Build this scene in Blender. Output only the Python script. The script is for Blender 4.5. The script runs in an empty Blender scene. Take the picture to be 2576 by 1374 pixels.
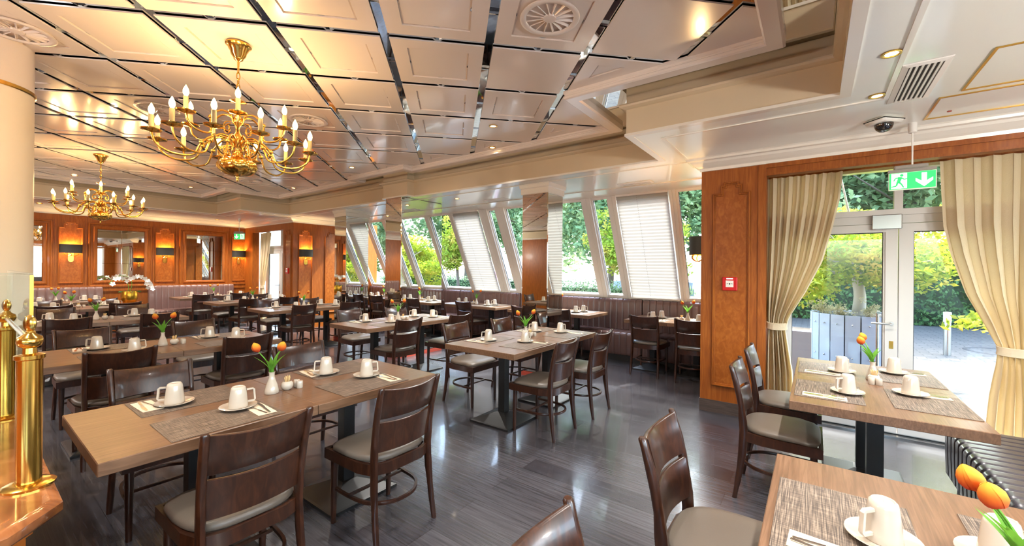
import bpy, math, random
from mathutils import Vector, Matrix
PI = math.pi
S = bpy.context.scene
COL = S.collection

# ------------------------------------------------------------------ camera
cam_d = bpy.data.cameras.new('camera')
cam = bpy.data.objects.new('camera', cam_d)
COL.objects.link(cam)
S.camera = cam
YAW, ROLL = 0.1612, 0.0085
_q = math.sqrt(.5)
def _w(X, Z):
    return Vector((_q*X - _q*Z, _q*X + _q*Z, 0))
fw = _w(math.sin(YAW), math.cos(YAW))
rt = _w(math.cos(YAW), -math.sin(YAW))
up = Vector((0, 0, 1))
cr, sr = math.cos(ROLL), math.sin(ROLL)
r2 = rt*cr + up*sr
u2 = up*cr - rt*sr
mw = Matrix(((r2.x, u2.x, -fw.x, 0), (r2.y, u2.y, -fw.y, 0), (r2.z, u2.z, -fw.z, 1.5), (0, 0, 0, 1)))
cam.matrix_world = mw
cam_d.sensor_width = 36
cam_d.lens = 1027.3/2576*36
cam_d.shift_x = (1288-1309.7)/2576
cam_d.shift_y = (678.3-687)/2576
cam_d.clip_start = .02
cam_d.clip_end = 300

# ------------------------------------------------------------------ world, sun, exposure
W = bpy.data.worlds.new('sky')
S.world = W
W.use_nodes = True
wn = W.node_tree.nodes; wl = W.node_tree.links
bg = wn['Background']
sky = wn.new('ShaderNodeTexSky')
sky.sky_type = 'NISHITA'
sky.sun_disc = False
sky.sun_elevation = math.radians(50)
sky.sun_rotation = math.radians(10)
sky.air_density = 1.0; sky.dust_density = 3.0; sky.ozone_density = 1.0
wl.new(sky.outputs[0], bg.inputs[0])
bg.inputs[1].default_value = 1.3
sd = bpy.data.lights.new('sun', 'SUN'); sd.energy = 3.6; sd.angle = .01; sd.color = (1, .95, .86)
sun = bpy.data.objects.new('sun', sd); COL.objects.link(sun)
sun.rotation_euler = Vector((-.30, -.62, -.80)).to_track_quat('-Z', 'Y').to_euler()
sun.location = (0, 20, 20)
S.view_settings.view_transform = 'Standard'
S.view_settings.look = 'None'
S.view_settings.exposure = 1.6
S.view_settings.gamma = 1
S.view_settings.use_curve_mapping = False
S.cycles.max_bounces = 10
S.cycles.diffuse_bounces = 5
S.cycles.glossy_bounces = 6
S.cycles.transmission_bounces = 8
S.cycles.transparent_max_bounces = 16
S.cycles.caustics_reflective = False
S.cycles.caustics_refractive = False
S.cycles.sample_clamp_indirect = 6
S.cycles.use_denoising = True

# ------------------------------------------------------------------ materials
def lin(c):
    return tuple(((v/255+.055)/1.055)**2.4 if v/255 > .04045 else v/255/12.92 for v in c) + (1,)
MATS = {}
def mat(name, rgb, rough=.5, metal=0, coat=0, emit=None, estr=0, alpha=1, spec=.5, trans=0, sheen=0):
    m = bpy.data.materials.new(name); m.use_nodes = True
    b = m.node_tree.nodes['Principled BSDF']
    b.inputs['Base Color'].default_value = lin(rgb)
    b.inputs['Roughness'].default_value = rough
    b.inputs['Metallic'].default_value = metal
    b.inputs['Coat Weight'].default_value = coat
    b.inputs['Coat Roughness'].default_value = .06
    b.inputs['Specular IOR Level'].default_value = spec
    b.inputs['Transmission Weight'].default_value = trans
    if emit:
        b.inputs['Emission Color'].default_value = lin(emit)
        b.inputs['Emission Strength'].default_value = estr
    MATS[name] = m
    return m
def nodes(m):
    return m.node_tree.nodes, m.node_tree.links, m.node_tree.nodes['Principled BSDF']
def ramp(n, stops):
    r = n.new('ShaderNodeValToRGB')
    e = r.color_ramp.elements
    while len(e) < len(stops): e.new(.5)
    for i, (p, c) in enumerate(stops):
        e[i].position = p; e[i].color = lin(c)
    return r
def woodify(m, c1, c2, c3, scale=(1, 1, 1), wscale=3, dist=6, bump=.05, det=4, coord='Object', lo=.25, hi=.75):
    n, l, b = nodes(m)
    tc = n.new('ShaderNodeTexCoord'); mp = n.new('ShaderNodeMapping')
    mp.inputs['Scale'].default_value = scale
    l.new(tc.outputs[coord], mp.inputs[0])
    w = n.new('ShaderNodeTexNoise'); w.inputs['Scale'].default_value = wscale
    w.inputs['Detail'].default_value = det; w.inputs['Distortion'].default_value = dist
    l.new(mp.outputs[0], w.inputs['Vector'])
    r = ramp(n, [(lo, c1), (.5, c2), (hi, c3)])
    l.new(w.outputs[0], r.inputs[0]); l.new(r.outputs[0], b.inputs['Base Color'])
    if bump:
        bp = n.new('ShaderNodeBump'); bp.inputs['Strength'].default_value = bump; bp.inputs['Distance'].default_value = .01
        l.new(w.outputs[0], bp.inputs['Height']); l.new(bp.outputs[0], b.inputs['Normal'])
    return m
wood = woodify(mat('cherry_wood', (190, 110, 50), .42, coat=.04, spec=.35), (128, 64, 16), (146, 78, 22), (164, 94, 31), (9, 9, .9), 4, 1.2, .04)
burl = woodify(mat('burl_veneer', (200, 115, 50), .36, coat=.08, spec=.35), (136, 69, 18), (150, 81, 24), (166, 96, 33), (5, 5, 3), 5, .8, .01, 5, lo=.3, hi=.7)
darkwood = woodify(mat('dark_chair_wood', (60, 34, 24), .3, coat=.2), (36, 18, 11), (50, 26, 15), (68, 37, 22), (6, 6, 1.2), 6, 1.5, .03)
tablewood = woodify(mat('brown_laminate', (120, 88, 66), .34, coat=.15), (92, 66, 46), (110, 80, 58), (128, 96, 72), (26, 1.2, 10), 4, .8, .05)
tablewood.node_tree.nodes['Principled BSDF'].inputs['Coat Roughness'].default_value = .25
countertop = woodify(mat('polished_red_stone', (150, 90, 60), .12, coat=.8), (96, 52, 26), (132, 78, 42), (160, 102, 60), (3, 3, 3), 4, 1.5, 0, 6)
pink = mat('pinkish_lacquer', (230, 219, 210), .13, coat=.35)
cream = mat('cream_lacquer', (236, 230, 218), .2, coat=.25)
creamw = mat('warm_cream_lacquer', (214, 196, 166), .22, coat=.25)
whitesoffit = mat('white_gloss_soffit', (244, 246, 240), .16, coat=.3)
mirror = mat('mirror_glass', (225, 226, 220), .015, 1)
mirrorstrip = mat('bevelled_mirror_strip', (200, 208, 212), .03, 1)
brass = mat('polished_brass', (222, 176, 86), .18, 1)
golds = mat('gold_glaze', (212, 164, 60), .3, 1)
chrome = mat('brushed_steel', (190, 190, 188), .25, 1)
blackm = mat('black_metal', (38, 38, 38), .38, .2)
leather = mat('brown_bench_leather', (110, 82, 77), .32, coat=.15)
dleather = mat('dark_bench_leather', (70, 66, 72), .3, coat=.2)
piping = mat('bench_seam', (48, 32, 30), .6)
seatfab = mat('taupe_seat_leather', (98, 88, 78), .38)
white = mat('white_porcelain', (192, 180, 164), .12, coat=.4)
napkin = mat('folded_paper_napkin', (226, 206, 180), .9)
steel = mat('cutlery_steel', (215, 212, 205), .14, 1)
frame = mat('white_window_frame', (244, 243, 238), .35)
gframe = mat('grey_aluminium_frame', (196, 192, 186), .35)
sealm = mat('black_rubber_seal', (40, 42, 46), .6)
red = mat('red_plastic', (196, 24, 30), .3)
plasw = mat('white_plastic', (236, 232, 224), .35)
plast = mat('grey_plastic', (150, 142, 134), .4)
green = mat('exit_sign_green', (36, 190, 90), .4, emit=(40, 200, 96), estr=.45)
signw = mat('exit_sign_white', (240, 244, 240), .4, emit=(240, 246, 240), estr=.5)
greend = mat('dark_green_box', (40, 120, 70), .5)
shadeo = mat('dark_grey_lamp_shade', (56, 54, 48), .7)
shadei = mat('gold_shade_lining', (230, 170, 70), .4, .6, emit=(255, 176, 60), estr=1.2)
bulb = mat('warm_bulb', (255, 236, 190), .2, emit=(255, 206, 128), estr=7)
spotglow = mat('downlight_glow', (255, 240, 210), .3, emit=(255, 222, 160), estr=5)
candle = mat('candle_sleeve', (176, 158, 116), .5)
stemg = mat('tulip_green', (96, 156, 50), .5)
orchidw = mat('white_petals', (244, 240, 234), .6)
terraf = mat('concrete_grey', (150, 148, 144), .8)
blindm = mat('white_pleated_blind', (238, 232, 224), .8)
darkgrille = mat('dark_grille_gap', (60, 56, 52), .8)
stick = mat('toothpicks', (226, 196, 140), .7)
purple = mat('purple_disc', (150, 70, 110), .5)
redstrip = mat('red_step_edge', (176, 70, 52), .5)
smoked = mat('smoked_dome', (30, 28, 28), .05, coat=1)
darkint = mat('dark_duct', (70, 58, 50), .8)
bark = mat('pale_bark', (176, 166, 150), .9)
barkd = mat('dark_bark', (96, 84, 72), .9)
asphalt = mat('grey_road', (100, 100, 102), .9)
plankw = mat('pale_blue_grey_planks', (162, 172, 188), .6)
carp = mat('silver_blue_paint', (150, 165, 190), .3, .3)
baseb = woodify(mat('dark_base_plinth', (70, 58, 52), .5), (60, 50, 46), (74, 62, 56), (88, 76, 68), (1, 1, 10), 6, 1, .05)

# leather with a light grain
for m_, s_ in ((leather, 60), (dleather, 60), (seatfab, 120)):
    n, l, b = nodes(m_)
    v = n.new('ShaderNodeTexVoronoi'); v.inputs['Scale'].default_value = s_*3
    bp = n.new('ShaderNodeBump'); bp.inputs['Strength'].default_value = .12; bp.inputs['Distance'].default_value = .002
    tc = n.new('ShaderNodeTexCoord'); l.new(tc.outputs['Object'], v.inputs['Vector'])
    l.new(v.outputs[0], bp.inputs['Height']); l.new(bp.outputs[0], b.inputs['Normal'])
# brushed variation on the lacquer
for m_ in (pink, cream, creamw, whitesoffit):
    n, l, b = nodes(m_)
    v = n.new('ShaderNodeTexNoise'); v.inputs['Scale'].default_value = 2.2; v.inputs['Detail'].default_value = 5
    tc = n.new('ShaderNodeTexCoord'); l.new(tc.outputs['Object'], v.inputs['Vector'])
    mr = n.new('ShaderNodeMapRange'); mr.inputs[3].default_value = .12; mr.inputs[4].default_value = .26
    l.new(v.outputs[0], mr.inputs[0]); l.new(mr.outputs[0], b.inputs['Roughness'])
    bp = n.new('ShaderNodeBump'); bp.inputs['Strength'].default_value = .02; bp.inputs['Distance'].default_value = .02
    l.new(v.outputs[0], bp.inputs['Height']); l.new(bp.outputs[0], b.inputs['Normal'])
# floor planks, laid along the X axis
floorm = mat('grey_vinyl_planks', (84, 78, 76), .25, coat=.3)
n, l, b = nodes(floorm)
tc = n.new('ShaderNodeTexCoord')
mp = n.new('ShaderNodeMapping'); mp.inputs['Rotation'].default_value = (0, 0, math.radians(0))
l.new(tc.outputs['Object'], mp.inputs[0])
br = n.new('ShaderNodeTexBrick'); br.offset = .37
br.inputs['Scale'].default_value = 1; br.inputs['Brick Width'].default_value = 1.3; br.inputs['Row Height'].default_value = .18
br.inputs['Mortar Size'].default_value = .0012; br.inputs['Mortar Smooth'].default_value = 0
br.inputs['Color1'].default_value = lin((82, 81, 87)); br.inputs['Color2'].default_value = lin((62, 60, 66)); br.inputs['Mortar'].default_value = lin((34, 31, 32))
l.new(mp.outputs[0], br.inputs['Vector'])
mp2 = n.new('ShaderNodeMapping'); mp2.inputs['Scale'].default_value = (1.6, 34, 1); l.new(tc.outputs['Object'], mp2.inputs[0])
no = n.new('ShaderNodeTexNoise'); no.inputs['Scale'].default_value = 2; no.inputs['Detail'].default_value = 8; no.inputs['Distortion'].default_value = .4
l.new(mp2.outputs[0], no.inputs['Vector'])
mx = n.new('ShaderNodeMix'); mx.data_type = 'RGBA'; mx.blend_type = 'MULTIPLY'; mx.inputs[0].default_value = .75
rr = ramp(n, [(.32, (150, 148, 150)), (.5, (212, 210, 211)), (.68, (255, 255, 255))])
l.new(no.outputs[0], rr.inputs[0]); l.new(br.outputs[0], mx.inputs[6]); l.new(rr.outputs[0], mx.inputs[7])
l.new(mx.outputs[2], b.inputs['Base Color'])
bp = n.new('ShaderNodeBump'); bp.inputs['Strength'].default_value = .22; bp.inputs['Distance'].default_value = .004
l.new(no.outputs[0], bp.inputs['Height']); l.new(bp.outputs[0], b.inputs['Normal'])
# woven placemat
matm = mat('woven_placemat', (104, 88, 76), .55)
n, l, b = nodes(matm)
tc = n.new('ShaderNodeTexCoord')
def thread(scale):
    mp = n.new('ShaderNodeMapping'); mp.inputs['Scale'].default_value = scale; l.new(tc.outputs['Object'], mp.inputs[0])
    t = n.new('ShaderNodeTexNoise'); t.inputs['Scale'].default_value = 1; t.inputs['Detail'].default_value = 3; l.new(mp.outputs[0], t.inputs['Vector'])
    return t
a1 = thread((9, 330, 1)); a2 = thread((260, 12, 1))
ad = n.new('ShaderNodeMath'); ad.operation = 'MULTIPLY_ADD'; ad.inputs[1].default_value = 1.35; l.new(a1.outputs[0], ad.inputs[0]); w2 = n.new('ShaderNodeMath'); w2.operation = 'MULTIPLY'; w2.inputs[1].default_value = .65; l.new(a2.outputs[0], w2.inputs[0]); l.new(w2.outputs[0], ad.inputs[2])
r = ramp(n, [(.40, (58, 47, 40)), (.5, (98, 83, 71)), (.60, (142, 125, 108))])
hf = n.new('ShaderNodeMath'); hf.operation = 'MULTIPLY'; hf.inputs[1].default_value = .5; l.new(ad.outputs[0], hf.inputs[0])
l.new(hf.outputs[0], r.inputs[0]); l.new(r.outputs[0], b.inputs['Base Color'])
bp = n.new('ShaderNodeBump'); bp.inputs['Strength'].default_value = .4; bp.inputs['Distance'].default_value = .002
l.new(hf.outputs[0], bp.inputs['Height']); l.new(bp.outputs[0], b.inputs['Normal'])
# translucent cloth
def cloth(name, rgb, tr, f=.42):
    m = mat(name, rgb, .85)
    n, l, b = nodes(m)
    out = n['Material Output']
    t = n.new('ShaderNodeBsdfTranslucent'); t.inputs[0].default_value = lin(tr)
    ms = n.new('ShaderNodeMixShader'); ms.inputs[0].default_value = f
    l.new(b.outputs[0], ms.inputs[1]); l.new(t.outputs[0], ms.inputs[2]); l.new(ms.outputs[0], out.inputs[0])
    return m
curtm = cloth('cream_curtain', (214, 198, 168), (232, 206, 150), .26)
n, l, b = nodes(curtm)
v = n.new('ShaderNodeTexVoronoi'); v.inputs['Scale'].default_value = 90
tc = n.new('ShaderNodeTexCoord'); l.new(tc.outputs['Object'], v.inputs['Vector'])
bp = n.new('ShaderNodeBump'); bp.inputs['Strength'].default_value = .25; bp.inputs['Distance'].default_value = .004
l.new(v.outputs[0], bp.inputs['Height']); l.new(bp.outputs[0], b.inputs['Normal'])
blindm = cloth('translucent_blind', (216, 212, 207), (112, 110, 108))
# tulip petals: yellow edge, orange to red base (object z)
petal = cloth('orange_tulip_petals', (240, 150, 30), (230, 140, 40), .2)
n, l, b = nodes(petal)
tc = n.new('ShaderNodeTexCoord'); sx = n.new('ShaderNodeSeparateXYZ'); l.new(tc.outputs['Generated'], sx.inputs[0])
r = ramp(n, [(.08, (186, 44, 22)), (.45, (220, 106, 30)), (.85, (234, 172, 50))])
l.new(sx.outputs[2], r.inputs[0]); l.new(r.outputs[0], b.inputs['Base Color'])
# leaves
def leafmat(name, c1, c2, c3):
    m = cloth(name, c2, c2)
    n, l, b = nodes(m)
    oi = n.new('ShaderNodeTexNoise'); oi.inputs['Scale'].default_value = 1.7; oi.inputs['Detail'].default_value = 6
    tc = n.new('ShaderNodeTexCoord'); l.new(tc.outputs['Object'], oi.inputs['Vector'])
    r = ramp(n, [(.35, c1), (.5, c2), (.65, c3)])
    l.new(oi.outputs[0], r.inputs[0]); l.new(r.outputs[0], b.inputs['Base Color'])
    for x in n:
        if x.type == 'BSDF_TRANSLUCENT': l.new(r.outputs[0], x.inputs[0])
    return m
leafy = leafmat('yellow_green_maple_leaves', (116, 140, 34), (150, 166, 48), (190, 168, 74))
leafg = leafmat('green_leaves', (96, 126, 84), (126, 152, 104), (168, 184, 128))
leafd = leafmat('dark_hedge_leaves', (48, 80, 42), (72, 106, 56), (102, 134, 74))
heath = leafmat('pale_heather', (170, 160, 110), (200, 190, 150), (220, 200, 180))
# pavement
pave = mat('light_paving', (206, 198, 186), .85)
n, l, b = nodes(pave)
tc = n.new('ShaderNodeTexCoord')
br = n.new('ShaderNodeTexBrick'); br.inputs['Scale'].default_value = 1; br.inputs['Brick Width'].default_value = .3; br.inputs['Row Height'].default_value = .15
br.inputs['Mortar Size'].default_value = .01
br.inputs['Color1'].default_value = lin((82, 78, 74)); br.inputs['Color2'].default_value = lin((72, 68, 65)); br.inputs['Mortar'].default_value = lin((48, 46, 44))
l.new(tc.outputs['Object'], br.inputs['Vector']); l.new(br.outputs[0], b.inputs['Base Color'])
# striped metal grate
grate = mat('ribbed_metal_mat', (120, 120, 124), .5, .3)
n, l, b = nodes(grate)
tc = n.new('ShaderNodeTexCoord'); wv = n.new('ShaderNodeTexWave'); wv.inputs['Scale'].default_value = 9; wv.bands_direction = 'Y'
l.new(tc.outputs['Object'], wv.inputs['Vector'])
r = ramp(n, [(.3, (30, 32, 36)), (.6, (84, 84, 88))]); l.new(wv.outputs[0], r.inputs[0]); l.new(r.outputs[0], b.inputs['Base Color'])
# clear glass pane: thin sheet with a faint reflection
def glassmat(name, refl, tint=(255, 255, 255)):
    m = bpy.data.materials.new(name); m.use_nodes = True
    n = m.node_tree.nodes; l = m.node_tree.links
    n.remove(n['Principled BSDF'])
    t = n.new('ShaderNodeBsdfTransparent'); t.inputs[0].default_value = lin(tint)
    g = n.new('ShaderNodeBsdfGlossy'); g.inputs['Roughness'].default_value = .01
    f = n.new('ShaderNodeLayerWeight'); f.inputs[0].default_value = .5
    p5 = n.new('ShaderNodeMath'); p5.operation = 'POWER'; p5.inputs[1].default_value = 5; l.new(f.outputs['Facing'], p5.inputs[0])
    mr = n.new('ShaderNodeMapRange'); mr.inputs[3].default_value = .05*refl; mr.inputs[4].default_value = .6; l.new(p5.outputs[0], mr.inputs[0])
    ms = n.new('ShaderNodeMixShader')
    l.new(mr.outputs[0], ms.inputs[0]); l.new(t.outputs[0], ms.inputs[1]); l.new(g.outputs[0], ms.inputs[2])
    l.new(ms.outputs[0], n['Material Output'].inputs[0])
    return m
glass = glassmat('window_glass', .5, (244, 250, 250))
acryl = glassmat('clear_acrylic', 1.2, (238, 240, 236))
bulbglass = glassmat('clear_bulb_glass', .8)
# ------------------------------------------------------------------ mesh builder
class MB:
    def __init__(s): s.v = []; s.f = []; s.m = []; s.mi = 0
    def add(s, vs, fs, M=None):
        o = len(s.v)
        if M is not None: vs = [M @ Vector(v) for v in vs]
        s.v += [tuple(v) for v in vs]
        for f in fs: s.f.append(tuple(i+o for i in f)); s.m.append(s.mi)
        return s
    def box(s, x0, x1, y0, y1, z0, z1, M=None):
        vs = [(x0,y0,z0),(x1,y0,z0),(x1,y1,z0),(x0,y1,z0),(x0,y0,z1),(x1,y0,z1),(x1,y1,z1),(x0,y1,z1)]
        return s.add(vs, [(0,3,2,1),(4,5,6,7),(0,1,5,4),(1,2,6,5),(2,3,7,6),(3,0,4,7)], M)
    def bbox(s, x0, x1, y0, y1, z0, z1, b=.004, M=None):
        # bevelled box: chamfered in all three directions
        vs = []; idx = {}
        X = (x0, x0+b, x1-b, x1); Y = (y0, y0+b, y1-b, y1); Z = (z0, z0+b, z1-b, z1)
        def vid(i, j, k):
            key = (i, j, k)
            if key not in idx: idx[key] = len(vs); vs.append((X[i], Y[j], Z[k]))
            return idx[key]
        fs = []
        for k, fl in ((0, 1), (3, 0)):
            q = [vid(1,1,k), vid(2,1,k), vid(2,2,k), vid(1,2,k)]; fs.append(q[::-1] if fl else q)
            q = [vid(1,k,1), vid(2,k,1), vid(2,k,2), vid(1,k,2)]; fs.append(q if fl else q[::-1])
            q = [vid(k,1,1), vid(k,2,1), vid(k,2,2), vid(k,1,2)]; fs.append(q[::-1] if fl else q)
        def op(a): return 1 if a == 0 else 2
        for a in (0, 3):
            for c in (0, 3):
                fs.append([vid(a,op(c),1), vid(a,op(c),2), vid(op(a),c,2), vid(op(a),c,1)])
                fs.append([vid(a,1,op(c)), vid(a,2,op(c)), vid(op(a),2,c), vid(op(a),1,c)])
                fs.append([vid(1,a,op(c)), vid(2,a,op(c)), vid(2,op(a),c), vid(1,op(a),c)])
                for d in (0, 3):
                    fs.append([vid(a,op(c),op(d)), vid(op(a),c,op(d)), vid(op(a),op(c),d)])
        return s.add(vs, fs, M)
    def loft(s, rings, caps=True, closed=True, M=None):
        n = len(rings[0]); vs = [p for r in rings for p in r]; fs = []
        for i in range(len(rings)-1):
            for j in range(n if closed else n-1):
                a = i*n+j; b_ = i*n+(j+1) % n
                fs.append((a, b_, b_+n, a+n))
        if caps and closed:
            fs.append(tuple(range(n-1, -1, -1))); fs.append(tuple(range((len(rings)-1)*n, len(rings)*n)))
        return s.add(vs, fs, M)
    def lathe(s, prof, seg=20, M=None, c=(0, 0, 0), caps=True, start=0, arc=2*PI):
        rings = []
        for r, z in prof:
            rings.append([(c[0]+r*math.cos(start+arc*k/seg), c[1]+r*math.sin(start+arc*k/seg), c[2]+z) for k in range(seg)])
        return s.loft(rings, caps, True, M)
    def tube(s, path, r, seg=8, M=None, caps=True, flat=1.0):
        P = [Vector(p) for p in path]; rr = r if isinstance(r, (list, tuple)) else [r]*len(P)
        rings = []; prev = None
        for i, p in enumerate(P):
            t = (P[min(i+1, len(P)-1)] - P[max(i-1, 0)]).normalized()
            ref = prev if prev is not None else (Vector((0, 0, 1)) if abs(t.z) < .9 else Vector((1, 0, 0)))
            n1 = (ref - t*ref.dot(t)).normalized(); n2 = t.cross(n1); prev = n1
            rings.append([tuple(p + n1*math.cos(2*PI*k/seg)*rr[i]*flat + n2*math.sin(2*PI*k/seg)*rr[i]) for k in range(seg)])
        return s.loft(rings, caps, True, M)
    def prism(s, poly, z0, z1, M=None):
        n = len(poly)
        vs = [(x, y, z0) for x, y in poly] + [(x, y, z1) for x, y in poly]
        fs = [tuple(range(n-1, -1, -1)), tuple(range(n, 2*n))] + [(i, (i+1) % n, (i+1) % n+n, i+n) for i in range(n)]
        return s.add(vs, fs, M)
    def sweep(s, pts, prof, closed=True, M=None):
        # pts: 2-D outline, prof: closed list of (offset to the left of travel, height)
        n = len(pts); P = [Vector(p) for p in pts]; rings = []
        for i in range(n):
            if closed or 0 < i < n-1:
                d1 = (P[i]-P[i-1]).normalized(); d2 = (P[(i+1) % n]-P[i]).normalized()
            elif i == 0: d1 = d2 = (P[1]-P[0]).normalized()
            else: d1 = d2 = (P[-1]-P[-2]).normalized()
            n1 = Vector((-d1.y, d1.x)); n2 = Vector((-d2.y, d2.x)); m = (n1+n2)
            m = m/ max(m.dot(n1), .2)
            rings.append([(P[i].x+m.x*o, P[i].y+m.y*o, z) for o, z in prof])
        if closed: rings.append(rings[0]); return s.loft(rings, False, True, M)
        return s.loft(rings, True, True, M)
    def mesh(s, name, mats, smooth=None):
        me = bpy.data.meshes.new(name)
        me.from_pydata(s.v, [], s.f)
        for m in (mats if isinstance(mats, (list, tuple)) else [mats]): me.materials.append(m)
        if any(s.m): me.polygons.foreach_set('material_index', s.m)
        me.update(); me.validate()
        if smooth is not None:
            me.polygons.foreach_set('use_smooth', [True]*len(me.polygons))
            me.set_sharp_from_angle(angle=math.radians(smooth))
        return me
    def build(s, name, mats, parent=None, smooth=None):
        import bmesh
        me = s.mesh(name, mats, None)
        bm = bmesh.new(); bm.from_mesh(me); bmesh.ops.recalc_face_normals(bm, faces=bm.faces); bm.to_mesh(me); bm.free()
        if smooth is not None:
            me.polygons.foreach_set('use_smooth', [True]*len(me.polygons))
            me.set_sharp_from_angle(angle=math.radians(smooth))
        o = bpy.data.objects.new(name, me); COL.objects.link(o)
        if parent: o.parent = parent
        return o
def tag(o, label, cat, group=None, kind=None):
    o['label'] = label; o['category'] = cat
    if group: o['group'] = group
    if kind: o['kind'] = kind
    return o
def thing(name, label, cat, loc=(0, 0, 0), rz=0, group=None):
    o = bpy.data.objects.new(name, None); COL.objects.link(o)
    o.location = loc; o.rotation_euler = (0, 0, rz); o.empty_display_size = .1
    return tag(o, label, cat, group)
def struct(o, kind='structure'):
    o['kind'] = kind; return o
def dup(root, loc, rz, label, group=None):
    r = root.copy(); COL.objects.link(r); r.location = loc
    e = root.rotation_euler.copy(); r.rotation_euler = (e[0], e[1], rz)
    r['label'] = label
    if group: r['group'] = group
    for ch in list(root.children):
        c = ch.copy(); COL.objects.link(c); c.parent = r
        for g in ch.children:
            d = g.copy(); COL.objects.link(d); d.parent = c
    return r
def at(o, loc, rz=0):
    o.location = loc; o.rotation_euler = (0, 0, rz); return o
def smoothpath(pts, n=6):
    out = []
    P = [Vector(p) for p in pts]
    for i in range(len(P)-1):
        a = P[max(i-1, 0)]; b = P[i]; c = P[i+1]; d = P[min(i+2, len(P)-1)]
        for k in range(n):
            t = k/n
            out.append(.5*((2*b)+(-a+c)*t+(2*a-5*b+4*c-d)*t*t+(-a+3*b-3*c+d)*t**3))
    out.append(P[-1]); return out
def wallM(origin, u):
    # local x runs along u (horizontal), local y is up, local z is the outward normal u x up
    u = Vector(u).normalized(); v = Vector((0, 0, 1)); nrm = u.cross(v)
    o = Vector(origin)
    return Matrix(((u.x, v.x, nrm.x, o.x), (u.y, v.y, nrm.y, o.y), (u.z, v.z, nrm.z, o.z), (0, 0, 0, 1)))
def clip(poly, a, b, c):
    # keep a*x+b*y<=c
    out = []
    for i in range(len(poly)):
        p, q_ = poly[i], poly[(i+1) % len(poly)]
        dp = a*p[0]+b*p[1]-c; dq = a*q_[0]+b*q_[1]-c
        if dp <= 0: out.append(p)
        if dp*dq < 0:
            t = dp/(dp-dq); out.append((p[0]+(q_[0]-p[0])*t, p[1]+(q_[1]-p[1])*t))
    return out
def cliprect(poly, x0, x1, y0, y1):
    for a, b, c in ((1, 0, x1), (-1, 0, -x0), (0, 1, y1), (0, -1, -y0)):
        if poly: poly = clip(poly, a, b, c)
    return poly
def area(p): return .5*sum(p[i][0]*p[(i+1) % len(p)][1]-p[(i+1) % len(p)][0]*p[i][1] for i in range(len(p)))
def inset(poly, d):
    out = list(poly); n = len(poly)
    for i in range(n):
        p, q_ = poly[i], poly[(i+1) % n]
        dx, dy = q_[0]-p[0], q_[1]-p[1]; L = math.hypot(dx, dy)
        if L < 1e-6: continue
        nx, ny = dy/L, -dx/L
        out = clip(out, nx, ny, nx*p[0]+ny*p[1]-d)
        if len(out) < 3: return None
    res = []
    for p in out:
        if not res or math.hypot(p[0]-res[-1][0], p[1]-res[-1][1]) > 1e-4: res.append(p)
    if len(res) > 1 and math.hypot(res[0][0]-res[-1][0], res[0][1]-res[-1][1]) < 1e-4: res.pop()
    return res if len(res) > 2 else None

# ------------------------------------------------------------------ the room shell
ZC, ZS = 3.05, 2.70
OPEN = [(-.28, -3.2), (-.28, 3.10), (-1.79, 3.10), (-1.79, 4.06), (-4.98, 4.06), (-4.98, 3.90), (-6.45, 3.90), (-6.45, 4.06), (-9.33, 4.06), (-9.33, 3.08), (-10.63, 3.08), (-10.63, -3.2)]
BEAM = [(.14, -3.6), (.14, 3.49), (-1.37, 3.49), (-1.37, 4.47), (-5.42, 4.47), (-5.42, 4.33), (-6.06, 4.33), (-6.06, 4.47), (-9.75, 4.47), (-9.75, 3.5), (-11.05, 3.5), (-11.05, -3.6)]
struct(MB().box(-13.2, 4.4, -4.2, 7.15, -.1, 0).build('floor', floorm))
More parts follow.
